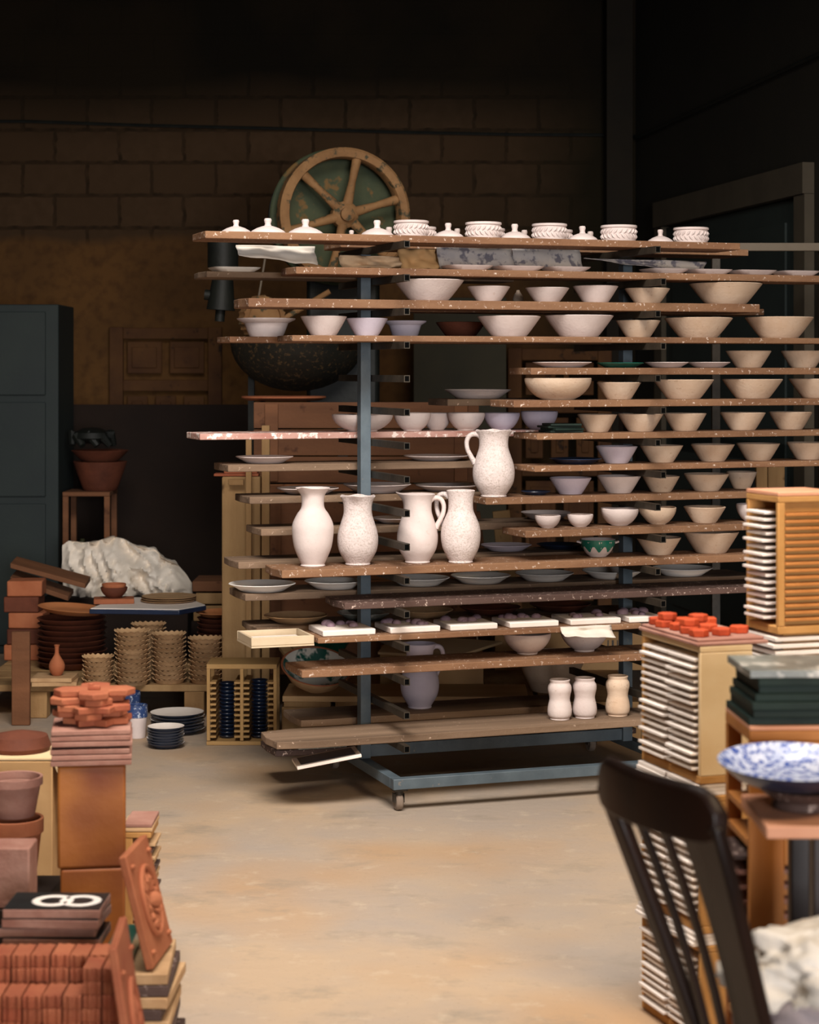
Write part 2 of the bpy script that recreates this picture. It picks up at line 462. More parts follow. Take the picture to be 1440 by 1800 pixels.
# carved panel door leaning on the back wall
def panel_door(px0, px1, py0, zb, Y, label):
    a, b_ = at(px0, py0, Y), at(px1, py0, Y)
    wd, top = b_.x-a.x, a.z
    r = thing('panel_door', ((a.x+b_.x)/2, Y, zb), label, 'door panel')
    H = top-zb
    g = MB()
    st = .085
    for sx in (-1, 1): g.box((sx*(wd/2-st/2), 0, H/2), (st, .04, H))
    rows = [(H-.02, H-.33, 2), (H-.36, H-.72, 3), (H-.75, max(H-1.6, .05), 2)]
    for z in (H-.02, H-.345, H-.735): g.box((0, 0, z-.02), (wd-2*st-.001, .038, .07))
    g.build('door_frame', m_panelwood, r, bev=.004)
    for za, zb_, n in rows:
        za -= .06; zb_ += .03
        ww = (wd-2*st)/n
        for i in range(n):
            xc = -wd/2+st+ww*(i+.5)
            q = MB().box((xc, .004, (za+zb_)/2), (ww-.05, .02, za-zb_-.02))
            q.box((xc, -.008, (za+zb_)/2), (ww-.11, .024, za-zb_-.09))
            q.build('door_panel', m_panelwood, r, bev=.004)
    return r
panel_door(193, 390, 575, 0.001, 12.44, 'carved brown panelled door leaning on the back wall at left')
panel_door(893, 1075, 612, 0.001, 12.3, 'dark panelled door on the back wall behind the shelf rack')
a, b_ = at(727, 600, 11.9), at(890, 600, 11.9)
tag(MB().box(((a.x+b_.x)/2, 11.9, 1.0), (b_.x-a.x, .05, 2.0)).build('backing_board', m_olive, loc=(0, 0, .001), bev=.003), 'tall plain olive-grey board standing against the back wall behind the rack', 'board')
a, b_ = at(103, 712, 11.6), at(480, 712, 11.6)
tag(MB().box(((a.x+b_.x)/2+.05, 11.7, a.z/2), (b_.x-a.x+.1, .06, a.z)).build('dark_partition_board', m_darkpanel, loc=(0, 0, .001)), 'large dark brown board standing low in front of the panelled door', 'board')

# small stand with basins in the dark corner
sx0, sx1 = at(118, 862, 11.1), at(200, 862, 11.1)
zt = sx0.z; cx = (sx0.x+sx1.x)/2; wd = sx1.x-sx0.x
st = thing('wooden_stand', (cx, 11.1, 0), 'small dark wooden stand in the shadows by the metal cabinet', 'stand')
MB().box((0, 0, zt-.012), (wd, .3, .024)).build('stand_top', m_crate, st, bev=.003)
for i in (-1, 1):
    for j in (-1, 1):
        MB().box((i*(wd/2-.016), j*.13, (zt-.025)/2), (.03, .03, zt-.025)).build('leg', m_crate, st)
MB().box((0, 0, .32), (wd-.07, .26, .02)).build('low_shelf', m_crate, st)
for i, (px, h) in enumerate(((145, .3), (171, .29))):
    q = at(px, 950, 11.08)
    g = MB().lathe([(0, 0), (.035, 0), (.037, .01), (.037, h*.6), (.014, h*.75), (.013, h), (0, h)], 20)
    tag(g.build('glass_bottle', m_glass, loc=(q.x, 11.08, .3305)), 'dark glass bottle on the low shelf of the wooden stand, %s one' % ('left', 'right')[i], 'bottle', 'bottles on the wooden stand')
def bowl_prof(R, h, rb=.55, t=.006, kind='flare', foot=.0):
    """outer wall then inner wall; kind flare (straight) or round"""
    o = []
    n = 8
    if foot: o += [(0, .0), (R*rb*.96, 0), (R*rb, foot*.5), (R*rb*.97, foot)]
    else: o += [(0, 0), (R*rb*.97, 0), (R*rb, .002)]
    z0 = o[-1][1]; r0 = o[-1][0]
    for i in range(1, n+1):
        s = i/n
        if kind == 'flare': r = r0+(R-r0)*s**.93
        else: r = r0+(R-r0)*math.sin(s*PI/2)**.75
        o.append((r, z0+(h-z0)*s))
    inn = [(R-t*.5, h+t*.35), (R-t, h)]
    for i in range(n-1, 0, -1):
        s = i/n
        if kind == 'flare': r = r0+(R-r0)*s**.93
        else: r = r0+(R-r0)*math.sin(s*PI/2)**.75
        inn.append((max(r-t, .005), z0+(h-z0)*s+t*.6))
    inn += [(r0*.8, z0+t+.002), (0, z0+t)]
    return o+inn
for k, (R, h, z) in enumerate(((.15, .16, 0), (.16, .06, .1625))):
    q = at(173, 860, 11.1)
    tag(MB().lathe(bowl_prof(R, h, .62), 32).build('clay_basin', m_terra_d, loc=(q.x+.01, 11.1, zt+.0008+z)), ('deep brown basin on the wooden stand', 'shallow brown basin set into the deep one on the wooden stand')[k], 'basin', 'basins on the wooden stand')
q = at(150, 800, 11.1)
g = MB()
for i in range(9):
    t = i/9*2*PI
    g.tube([(.07*math.cos(t), .05*math.sin(t), .02+.015*(i % 3)), (.11*math.cos(t+.5), .07*math.sin(t+.5), .05-.01*(i % 2)), (.12*math.cos(t+.9), .09*math.sin(t+.9), -.01)], [.02, .03, .018], 8)
g.lathe([(0, 0), (.06, .0), (.11, .03), (.1, .06), (.05, .085), (0, .09)], 20)
tag(g.build('dark_rag', m_iron, loc=(q.x+.04, 11.08, zt+.0008+.262)), 'crumpled black rag heaped on the brown basins in the corner', 'rag')
# ------------------------------------------------------------------ the wheeled rack
TH = math.radians(19)
cu, su = math.cos(TH), math.sin(TH)
O = Vector((-.006-.033*0, 7.09, 0))
def rk(u, v, z=0): return Vector((O.x+u*cu-v*su, O.y+u*su+v*cu, z))
def u_at(px, v):
    t = (px-720)/F
    return (t*(O.y+v*cu)-O.x+v*su)/(cu-t*su)
def zk(k): return 2.018-.12*k
BT = .0128            # half height of a bracket
rack = thing('wheeled_rack', rk(0, 0), 'tall blue-grey steel drying rack on castors with pairs of tube arms', 'rack', rotz=TH)
def arm_mesh(name, u, z, v0, v1):
    g = MB(); w_ = .011; h = BT-.0003
    # an open square tube along v
    o = [(u-w_, z-h), (u+w_, z-h), (u+w_, z+h), (u-w_, z+h)]
    i = [(u-w_+.003, z-h+.003), (u+w_-.003, z-h+.003), (u+w_-.003, z+h-.003), (u-w_+.003, z+h-.003)]
    vs = [(x, v0, y) for x, y in o]+[(x, v1, y) for x, y in o]+[(x, v0, y) for x, y in i]+[(x, v1-.001, y) for x, y in i]
    fs = []
    for a in range(4):
        b = (a+1) % 4
        fs += [(a, b, 4+b, 4+a), (a, 8+a, 8+b, b), (8+a, 12+a, 12+b, 8+b)]
    fs += [(4, 5, 6, 7), (12, 15, 14, 13)]
    g.add(vs, fs)
    o_ = g.build(name, m_steel_dk, rack, smooth=0)
    MB().box((u, v0+.006, z), (2*w_-.0062, .008, 2*h-.0062)).build('end_plug', m_plug, o_, smooth=0)['label'] = 'black square end plug'
    return o_
PU = (-.036, 1.04)
for k in range(16):
    arm_mesh('arm', -.036+.033, zk(k), 0, .80)
    arm_mesh('arm', 1.04-.033-(.022 if k % 2 == 0 else 0), zk(k), 0, .80)
for u in PU:
    MB().box((u, .40, (2.0+.118)/2), (.04, .045, 2.0-.118)).build('post', m_steel, rack, bev=.002)
zb0, zb1 = .080, .118
MB().box((.52, 0.0, (zb0+zb1)/2), (1.16, .04, zb1-zb0)).build('base_beam', m_steel, rack, bev=.002)
MB().box((.52, .80, (zb0+zb1)/2), (1.16, .04, zb1-zb0)).build('base_beam', m_steel, rack, bev=.002)
for u in (-.04, 1.08):
    MB().box((u, .40, (zb0+zb1)/2), (.04, .758, zb1-zb0)).build('base_beam', m_steel, rack, bev=.002)
MB().box(((PU[0]+PU[1])/2, .40, .145), (PU[1]-PU[0]-.042, .03, .045)).build('tie_rail', m_steel, rack, bev=.002)
for u in (-.03, 1.07):
    for v in (.01, .79):
        c = MB()
        c.box((u, v, .0765), (.05, .05, .006)); c.tube([(u, v, .058), (u, v, .074)], .016, 12)
        for s in (-1, 1): c.box((u+s*.017, v+.006, .046), (.003, .03, .032))
        ca = c.build('castor_fork', m_steel_dk, rack)
        T = Matrix.Translation((u, v+.01, .0325)) @ Matrix.Rotation(PI/2, 4, 'Y')
        MB().lathe([(0, -.013), (.026, -.013), (.0318, -.008), (.0318, .008), (.026, .013), (0, .013)], 28, T=T).build('castor_wheel', m_rubber, ca)

SHELF = ['top', 'second', 'third', 'fourth', 'fifth', 'sixth', 'seventh', 'eighth', 'ninth', 'tenth', 'eleventh', 'twelfth', 'thirteenth', 'fourteenth', 'fifteenth', 'bottom']
def sname(k): return SHELF[k]+' shelf' + ('' if k in (0, 15) else ' down')
TOP = {}
def board(k, pl, pr, v0, wd, mat, row, look, th=.026, yaw=0, lift=0, rnd=.5):
    """a loose board across the arms at level k; front-left corner seen at pl, front-right at pr"""
    ul = u_at(pl, v0); ur = u_at(pr, v0+yaw)
    Ln = ur-ul
    rs = random.Random(int(pl*7+pr*13+k*101))
    poly = []
    n = 14
    for i in range(n+1):
        s = i/n; poly.append((Ln*s, rs.uniform(-.002, .002)+(.014 if i in (0, n) else 0)*rnd))
    poly.append((Ln+rs.uniform(-.004, .008), wd*.5))
    for i in range(n, -1, -1):
        s = i/n; poly.append((Ln*s, wd+rs.uniform(-.002, .002)-(.016 if i in (0, n) else 0)*rnd))
    poly.append((rs.uniform(-.012, .0), wd*.5))
    z = zk(k)+BT+.0006+lift
    o = MB().prism(poly, 0, th).build('shelf_board', mat, loc=rk(ul, v0, z), rotz=TH+math.atan2(yaw, Ln), bev=.003, smooth=0)
    tag(o, '%s, %s of the %s' % (look, {'f': 'front board', 'b': 'back board', 'm': 'middle board', 'x': 'extra rear board'}[row], sname(k)), 'shelf board', 'loose boards of the drying rack')
    TOP[k, row] = (z+th+.0006, v0, wd, ul, Ln, yaw)
    return o
B = 'long brown wooden board'
board(0, 362, 1303, .12, .22, m_board, 'f', 'long splashed brown board with a worn left end')
board(0, 600, 1318, .47, .24, m_board, 'b', B)
board(1, 522, 1475, .12, .22, m_board, 'f', B)
board(1, 364, 905, .47, .22, m_board_old, 'b', 'weathered board reaching far left', th=.022)
board(2, 438, 1338, .12, .23, m_board, 'f', 'thick rusty brown wooden board', th=.032)
board(2, 700, 1345, .47, .22, m_board, 'b', B)
board(3, 515, 1470, .12, .22, m_board, 'f', B, th=.022)
board(3, 405, 1100, .47, .22, m_board, 'b', B, th=.022)
board(4, 935, 1475, .12, .22, m_board, 'f', 'shorter paint-spotted wooden board', yaw=.04)
board(5, 905, 1480, .06, .22, m_board, 'f', 'slanting brown wooden board', yaw=.10)
board(5, 788, 1010, .45, .24, m_board_old, 'b', 'short weathered board holding a plate')
board(6, 946, 1480, .07, .22, m_board, 'f', 'slanting brown wooden board', yaw=.08, th=.023)
board(6, 352, 1010, .47, .24, m_board_white, 'b', 'pale slip-splashed board reaching far left', th=.023)
board(7, 942, 1480, .10, .22, m_board, 'f', 'white-speckled wooden board', yaw=.07, th=.022)
board(7, 402, 880, .47, .24, m_board_old, 'b', 'weathered wooden board')
board(8, 856, 1470, .14, .21, m_board, 'f', 'brown wooden board', yaw=.05)
board(8, 440, 850, .47, .24, m_board_old, 'b', 'weathered wooden board')
board(9, 926, 1470, .07, .22, m_board, 'f', 'paint-splashed wooden board', yaw=.08)
board(9, 460, 1010, .47, .24, m_board_old, 'b', 'weathered wooden board')
board(10, 497, 1440, .10, .24, m_board, 'f', 'long reddish board under the white jugs', yaw=.02, th=.028)
board(10, 420, 1080, .47, .24, m_board_old, 'b', 'grey weathered board')
board(11, 607, 1440, .10, .25, m_board_dark, 'f', 'dark stained board with pale edge', yaw=.02, th=.024)
board(11, 432, 1330, .47, .26, m_board_old, 'b', 'weathered board carrying white plates')
board(12, 560, 1130, .12, .24, m_board, 'f', 'brown board under the white relief tiles', th=.02)
board(12, 452, 1130, .47, .24, m_board_old, 'b', 'weathered board carrying big plates', th=.02)
board(13, 532, 1185, .12, .24, m_board, 'f', 'brown board under two footed bowls')
board(15, 490, 1190, .06, .26, m_board_old, 'f', 'broad rough board with rounded left end', yaw=.02, rnd=1.6)
board(15, 530, 1010, .47, .26, m_board_old, 'b', 'rough grey board', yaw=.0)
# board lying low on the base frame
o = board(15, 486, 1120, .47, .24, m_board_dark, 'x', 'low dark board on the base frame', th=.022, lift=-.132+.0266)
# ------------------------------------------------------------------ things on the rack
ITEMS = []
def reg(o, look, cat, k, row, px, group):
    o['category'] = cat; o['group'] = group
    ITEMS.append((o, look, k, row, px)); return o
ROWN = {'f': 'front row', 'b': 'back row', 'm': 'middle row', 'x': 'rear row'}
def finish_labels():
    from collections import defaultdict
    d = defaultdict(list)
    for it in ITEMS: d[it[1], it[2], it[3]].append(it)
    for (look, k, row), l in d.items():
        l.sort(key=lambda q: q[4])
        for i, it in enumerate(l):
            if len(l) == 1: s = '%s, %s of the %s' % (look, ROWN[row], sname(k))
            elif i == len(l)-1: s = '%s, rightmost, %s, %s' % (look, ROWN[row], sname(k))
            else: s = '%s, %s from left, %s, %s' % (look, nth(i), ROWN[row], sname(k))
            it[0]['label'] = s
def spot(k, row, px, dv=0, dz=0):
    z, v0, wd, ul, Ln, yaw = TOP[k, row]
    u = u_at(px, v0+wd/2)
    v = v0+wd/2+dv+yaw*max(0, min(1, (u-ul)/Ln))
    u = u_at(px, v)
    return rk(u, v, z+dz)
def Rpx(p, wpx): return wpx/2*p.y/F
def bowl(k, row, px, wpx, hpx, mat, look='flared bowl', kind='flare', rb=.55, foot=0, dv=0, tilt=0, dz=0, name='bowl'):
    p = spot(k, row, px, dv, dz)
    R = Rpx(p, wpx); h = hpx*p.y/F
    o = MB().lathe(bowl_prof(R, h, rb, .006 if R > .06 else .0045, kind, foot), 44).build(name, mat, loc=p, rotz=random.uniform(0, 6))
    if tilt: o.rotation_euler = (0, tilt, 0)
    return reg(o, look, 'bowl', k, row, px, 'bowls drying on the rack')
def plate(k, row, px, wpx, mat, look='white plate', hpx=None, dv=0, dz=0, name='plate', square=False):
    p = spot(k, row, px, dv, dz)
    R = Rpx(p, wpx); h = (hpx or max(7, wpx*.13))*p.y/F
    t = .005
    pr = [(0, 0), (R*.6, 0), (R*.64, .001), (R*.78, h*.45), (R*.98, h-.001), (R, h), (R*.985, h+.002), (R*.78, h*.45+t), (R*.6, t+.001), (0, t)]
    o = MB().lathe(pr, 56).build(name, mat, loc=p)
    return reg(o, look, 'plate', k, row, px, 'plates on the rack')
def jug_prof(Rb, H, pts, t=.005):
    o = [(0, 0)]+[(r*Rb, z*H) for r, z in pts]
    return o+[(pts[-1][0]*Rb-t*.5, H+.002)]+[(max(r*Rb-t, .008), z*H+(.004 if z == 0 else 0)) for r, z in reversed(pts)]+[(0, .006)]
def spl(pts, n=5):
    """Catmull-Rom through (r, z) points"""
    r = []
    P = [pts[0]]+list(pts)+[pts[-1]]
    for i in range(1, len(P)-2):
        for j in range(n):
            t = j/n
            q = []
            for a in (0, 1):
                p0, p1, p2, p3 = (P[i+d][a] for d in (-1, 0, 1, 2))
                q.append(.5*(2*p1+(p2-p0)*t+(2*p0-5*p1+4*p2-p3)*t*t+(3*p1-p0-3*p2+p3)*t**3))
            r.append(tuple(q))
    r.append(pts[-1]); return r
JUG = [(.60, 0), (.62, .012), (.60, .03), (.70, .08), (.92, .2), (1.0, .34), (.96, .48), (.82, .62), (.71, .73), (.69, .83), (.74, .92), (.86, 1.0)]
JUGN = [(.60, 0), (.62, .012), (.60, .03), (.70, .08), (.92, .21), (1.0, .36), (.96, .5), (.80, .62), (.65, .72), (.62, .83), (.65, .92), (.72, 1.0)]
VASE = [(.58, 0), (.6, .012), (.57, .03), (.66, .08), (.9, .24), (1.0, .42), (.98, .54), (.78, .66), (.58, .74), (.54, .82), (.60, .92), (.84, 1.0)]
def jug(k, row, px, wpx, hpx, mat, look, prof=JUG, handle=None, spout=None, dv=0, wavy=0):
    p = spot(k, row, px, dv)
    Rb = Rpx(p, wpx); H = hpx*p.y/F
    pf = jug_prof(Rb, H, spl(prof))
    def mod(i, t, r, z):
        x, y = r*math.cos(t), r*math.sin(t)
        s = max(0, (z/H-.86)/.14)
        if spout is not None and s > 0:
            d = (t-spout+PI) % (2*PI)-PI
            f = math.exp(-(d/.28)**2)*s*s
            x += math.cos(spout)*f*.016; y += math.sin(spout)*f*.016
            z += f*.006
        if wavy and s > 0: z += .0025*s*math.sin(5*t)
        return (x, y, z)
    r = thing('jug' if handle is not None else 'vase', p, '', '')
    MB().lathe(pf, 56, mod).build('jug_body' if handle is not None else 'vase_body', mat, r, smooth=50)
    if handle is not None:
        a = handle
        prs = [(.60, .90), (.82, .945), (1.12, .93), (1.28, .84), (1.25, .72), (1.10, .62), (.965, .545), (.90, .50)]
        pts = [(math.cos(a)*q*Rb, math.sin(a)*q*Rb, z*H) for q, z in spl(prs, 4)]
        n = len(pts)
        MB().tube(pts, [.0085+.002*abs(2*i/(n-1)-1) for i in range(n)], 10, 1.25).build('handle', mat, r, smooth=60)
    if spout is not None and abs(spout+PI/2) < .5:
        # pinched lip pulled towards the front
        pass
    return reg(r, look, 'jug' if handle is not None else 'vase', k, row, px, 'jugs and vases on the rack')
def lid(k, row, px, wpx, hpx, mat=None, look='white domed lid with knob', dv=0):
    mat = mat or m_bisque
    p = spot(k, row, px, dv)
    R = Rpx(p, wpx); H = hpx*p.y/F
    d = H*.52
    r = thing('lid', p, '', '')
    MB().lathe([(0, .004), (R*.8, 0), (R, .002), (R, .006), (R*.9, d*.4), (R*.62, d*.72), (R*.3, d*.95), (0, d)], 40).build('lid_dome', mat, r, smooth=50)
    q = H-d; kr = R*.22
    MB().lathe([(0, d-.002), (kr*1.0, d-.002), (kr*.75, d+q*.25), (kr*.95, d+q*.6), (kr, d+q*.75), (kr*.8, H-.001), (0, H)], 20).build('knob', mat, r, smooth=50)
    return reg(r, look, 'lid', k, row, px, 'lids on the top shelf')
def braided(k, row, px, wpx, hpx, look='white straight pot with braided relief', dv=0):
    p = spot(k, row, px, dv)
    R = Rpx(p, wpx); H = hpx*p.y/F
    r = thing('ramekin', p, '', '')
    q = R*.93
    MB().lathe([(0, 0), (q*.97, 0), (q, .003), (q, H*.82), (R, H*.86), (R, H*.98), (R-.003, H), (R-.007, H*.98), (q-.006, H*.8), (q-.006, .01), (0, .008)], 48).build('pot_body', m_bisque, r)
    g = MB()
    n = 22
    for rowi in (0, 1):
        z0 = H*(.18+.30*rowi)
        for j in range(n):
            t = 2*PI*(j+.5*rowi)/n; sgn = 1 if rowi else -1
            a = (math.cos(t-.10)*(q+.0005), math.sin(t-.10)*(q+.0005), z0+(0 if sgn > 0 else H*.26))
            b_ = (math.cos(t)*(q+.003), math.sin(t)*(q+.003), z0+H*.13)
            c = (math.cos(t+.10)*(q+.0005), math.sin(t+.10)*(q+.0005), z0+(H*.26 if sgn > 0 else 0))
            g.tube([a, b_, c], [.002, .0042, .002], 6)
    g.build('braid_band', m_bisque, r, smooth=60)
    return reg(r, look, 'pot', k, row, px, 'braided pots on the top shelf')

# ---- top shelf: lids and braided pots
for px, wp, hp in ((415, 52, 24), (471, 62, 28), (537, 62, 28), (663, 58, 29), (788, 54, 27), (905, 56, 28), (1024, 54, 27), (1161, 46, 24)):
    lid(0, 'f', px, wp, hp)
for px, wp in ((684, 52), (804, 48), (922, 50), (1038, 50)):
    lid(0, 'b', px, wp, 29)
for px, wp in ((723, 62), (850, 64), (966, 62), (1088, 64), (1215, 62)):
    braided(0, 'f', px, wp, 29 if px < 1200 else 28)
for px, wp in ((745, 44), (866, 44), (984, 46)):
    braided(0, 'b', px, wp, 30)
lid(0, 'b', 618, 40, 22)
# ---- second shelf: oblong plates, bulbs
def oblong(k, row, px, wpx, mat, look, dv=0, dep=.15, hpx=9):
    p = spot(k, row, px, dv)
    wd = wpx*p.y/F; h = hpx*p.y/F
    g = MB()
    n = 32
    def ring(sx, sy, z):
        r = []
        for j in range(n):
            t = 2*PI*j/n
            x = math.copysign(abs(math.cos(t))**.35, math.cos(t)); y = math.copysign(abs(math.sin(t))**.35, math.sin(t))
            r.append((x*sx, y*sy, z))
        return r
    rs = [ring(wd*.34, dep*.36, 0), ring(wd*.47, dep*.47, h*.7), ring(wd*.5, dep*.5, h), ring(wd*.47, dep*.47, h*.95), ring(wd*.33, dep*.34, .004)]
    vs = [q for r in rs for q in r]; fs = []
    for a in range(4):
        for j in range(n):
            b_ = (j+1) % n; fs.append((a*n+j, a*n+b_, a*n+n+b_, a*n+n+j))
    fs += [tuple(range(n))[::-1], tuple(range(4*n, 5*n))]
    o = g.add(vs, fs).build('oblong_dish', mat, loc=p, rotz=TH)
    return reg(o, look, 'dish', k, row, px, 'oblong dishes on the rack')
for px, wp in ((821, 82), (909, 86), (994, 78), (1167, 76), (1244, 74), (1321, 76), (1398, 72)):
    oblong(1, 'f', px, wp, m_bisque, 'white shallow oblong dish')
oblong(1, 'b', 412, 86, m_paper, 'pale oblong dish on a paper sheet')
# ---- third
bowl(2, 'f', 754, 124, 36, m_bisque, 'large cream flared bowl')
for px, wp, hp in ((859, 76, 26), (962, 78, 25), (1047, 80, 29), (1138, 80, 26)):
    bowl(2, 'f', px, wp, hp, m_tan if px > 1100 else m_bisque, 'small flared bowl')
bowl(2, 'f', 1276, 128, 36, m_tan, 'large tan flared bowl')
p = spot(2, 'b', 911)
reg(MB().lathe([(0, 0), (.012, 0), (.021, .02), (.022, .032), (.014, .05), (.008, .058), (.006, .066), (0, .067)], 24).build('bulb_vase', m_tan, loc=p), 'tiny closed bulb-shaped vase', 'vase', 2, 'b', 911, 'jugs and vases on the rack')
# ---- fourth
def brimmed(k, row, px, wpx, hpx, mat, look):
    p = spot(k, row, px); R = Rpx(p, wpx); h = hpx*p.y/F
    pr = [(0, 0), (R*.55, 0), (R*.62, h*.2), (R*.75, h*.75), (R*.98, h*.94), (R, h), (R*.98, h*1.02), (R*.72, h*.8), (R*.58, h*.25), (0, h*.12)]
    return reg(MB().lathe(pr, 44).build('brimmed_bowl', mat, loc=p), look, 'bowl', k, row, px, 'bowls drying on the rack')
brimmed(3, 'b', 468, 104, 32, m_bisque, 'white bowl with a wide flat brim')
bowl(3, 'f', 569, 82, 33, m_bisque, 'white flared bowl')
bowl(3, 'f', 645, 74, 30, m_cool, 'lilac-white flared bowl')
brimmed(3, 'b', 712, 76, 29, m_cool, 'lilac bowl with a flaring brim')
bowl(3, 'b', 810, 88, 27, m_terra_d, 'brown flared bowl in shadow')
bowl(3, 'f', 895, 112, 35, m_bisque, 'wide white flared bowl')
bowl(3, 'f', 1018, 122, 37, m_bisque, 'very large white flared bowl')
bowl(3, 'f', 1122, 78, 29, m_tan, 'small tan flared bowl')
bowl(3, 'f', 1228, 120, 34, m_tan, 'very large tan flared bowl')
bowl(3, 'f', 1370, 120, 36, m_tan, 'very large tan flared bowl')
# ---- fifth
for px, wp in ((988, 105), (1172, 78), (1246, 76)):
    plate(4, 'f', px, wp, m_bisque, 'thin white plate', 9)
plate(4, 'f', 1090, 84, m_greenglaze, 'thin dark green plate', 8)
bowl(4, 'f', 1316, 80, 29, m_tan, 'tan flared bowl'); bowl(4, 'f', 1412, 78, 29, m_tan, 'tan flared bowl')
# ---- sixth
plate(5, 'b', 840, 118, m_bisque, 'broad cream plate', 15)
bowl(5, 'f', 981, 118, 37, m_tan, 'large tilted tan bowl', kind='round', rb=.5)
for px, wp, hp in ((1088, 78, 29), ):
    bowl(5, 'f', px, wp, hp, m_tan, 'small tan flared bowl')
for px in (1202, 1323, 1440):
    bowl(5, 'f', px, 106, 33, m_tan, 'large tan flared bowl')
# ---- seventh
for px, wp, hp in ((637, 108, 29), (725, 66, 31), (820, 66, 30)):
    bowl(6, 'b', px, wp, hp, m_bisque, 'white round-sided bowl', 'round', .5, .004, dv=-.05)
bowl(6, 'b', 768, 52, 29, m_bisque, 'half-hidden white bowl', 'round', .5, dv=.05)
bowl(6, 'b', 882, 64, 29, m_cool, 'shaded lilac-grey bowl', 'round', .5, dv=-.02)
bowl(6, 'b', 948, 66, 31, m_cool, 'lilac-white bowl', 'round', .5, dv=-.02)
for px, wp in ((1050, 70), (1126, 80), (1204, 76), (1306, 80), (1390, 76)):
    bowl(6, 'f', px, wp, 30, m_tan, 'small tan flared bowl')
def flat_tiles(k, row, px, wpx, n, mat, look, t=.007, dep=.14):
    p = spot(k, row, px); wd = wpx*p.y/F
    for i in range(n):
        o = MB().box((0, 0, t/2), (wd-.012*(i % 2), dep, t)).build('glazed_tile', mat, loc=p+Vector((.006*math.sin(i*2.3), .004*math.cos(i*3), i*(t+.0006))), rotz=TH+.12*math.sin(i*1.7), bev=.0015)
        o['category'] = 'tile'; o['group'] = 'glazed tiles on the rack'
        o['label'] = '%s, %s of its little pile on the %s' % (look, ('lowest', 'second', 'third', 'topmost')[i if i < n-1 else 3], sname(k))
flat_tiles(6, 'f', 986, 62, 4, m_darkgreen, 'dark green glazed tile', .008, .12)
# ---- eighth
plate(7, 'b', 465, 102, m_bisque, 'white plate with a raised rim', 11)
plate(7, 'b', 767, 116, m_bisque, 'flat white plate', 8)
plate(7, 'f', 1012, 92, m_navy, 'dark blue plate', 9, dv=.0)
for px, wp, m, lk in ((1084, 74, m_cool, 'lilac-grey flared bowl'), (1163, 76, m_tan, 'tan flared bowl'), (1253, 77, m_tan, 'tan flared bowl'), (1333, 76, m_tan, 'tan flared bowl'), (1420, 74, m_tan, 'tan flared bowl')):
    bowl(7, 'f', px, wp, 29, m, lk)
# ---- ninth
for px, wp, hp in ((541, 110, 10), (663, 120, 14), (786, 112, 10)):
    plate(8, 'b', px, wp, m_bisque, 'wide white plate', hp)
jug(8, 'f', 868, 74, 116, m_speck, 'speckled white jug with its handle to the left', handle=PI+.05, wavy=1, dv=-.045)
plate(8, 'f', 942, 52, m_navy, 'small dark blue plate', 6)
for px, wp, m, lk, hp in ((1003, 74, m_cool, 'lilac-grey flared bowl', 28), (1088, 78, m_bisque, 'pale flared bowl', 29), (1162, 66, m_tan, 'tan flared bowl', 27), (1242, 80, m_tan, 'tan flared bowl', 29)):
    bowl(8, 'f', px, wp, hp, m, lk)
bowl(8, 'f', 1304, 54, 29, m_tan, 'tan bowl half hidden by its neighbour', dv=.07)
# ---- tenth
plate(9, 'b', 702, 96, m_bisque, 'white plate behind the jugs', 9)
plate(9, 'b', 960, 88, m_bisque, 'deep-rimmed cream plate', 12)
for px, wp in ((963, 46), (1020, 46)):
    bowl(9, 'f', px, wp, 21, m_bisque, 'tiny white bowl', 'round', .5)
def spout_bowl(px, wp, hp, mat, look, ang):
    p = spot(9, 'f', px); R = Rpx(p, wp); h = hp*p.y/F
    def mod(i, t, r, z):
        d = (t-ang+PI) % (2*PI)-PI
        s = max(0, z/h-.35)/.65
        f = math.exp(-(d/.3)**2)*s
        return (r*math.cos(t)+math.cos(ang)*f*.012, r*math.sin(t)+math.sin(ang)*f*.012, z+.004*f+.0015*math.sin(3*t)*s)
    o = MB().lathe(bowl_prof(R, h, .45, .005, 'round'), 48, mod).build('spouted_bowl', mat, loc=p)
    return reg(o, look, 'bowl', 9, 'f', px, 'bowls drying on the rack')
spout_bowl(1089, 68, 29, m_bisque, 'white bowl with a pouring lip to the left', -2.5)
spout_bowl(1157, 64, 29, m_tan, 'beige bowl with pinched ears', PI)
bowl(9, 'f', 1239, 74, 27, m_tan, 'tan flared bowl')
bowl(9, 'f', 1322, 56, 29, m_bisque, 'pale round-sided bowl', 'round', .5)
# ---- eleventh: the jugs
jug(10, 'f', 550, 73, 137, m_bisque, 'smooth white vase with a wide flaring neck', prof=VASE, spout=-2.0)
jug(10, 'f', 629, 72, 120, m_speck, 'speckled white jug with its lip facing forward', handle=PI/2, spout=-PI/2-.1, wavy=1)
jug(10, 'f', 734, 72, 120, m_bisque, 'smooth white jug with its handle to the right', handle=.0, spout=PI)
jug(10, 'f', 810, 70, 126, m_speck, 'finely crackled white jug with its handle behind left', prof=JUGN, handle=PI-.35, dv=-.05)
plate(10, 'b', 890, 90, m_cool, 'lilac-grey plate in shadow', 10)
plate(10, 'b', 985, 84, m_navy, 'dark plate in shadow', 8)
p = spot(10, 'f', 1051); R = Rpx(p, 62); h = 30*p.y/F
gb = thing('painted_bowl', p, '', '')
MB().lathe(bowl_prof(R, h, .5, .005, 'round'), 48).build('bowl_body', m_bisque, gb)
def gmod(i, t, r, z): return (r*math.cos(t), r*math.sin(t), z-(.006*(1+math.sin(9*t)) if i in (0, 4) else 0))
pr = bowl_prof(R, h, .5, .005, 'round')
def r_at(z):
    rb = R*.5; s = max(0, min(1, z/h)); return rb+(R-rb)*math.sin(s*PI/2)**.75
g = MB(); n = 54
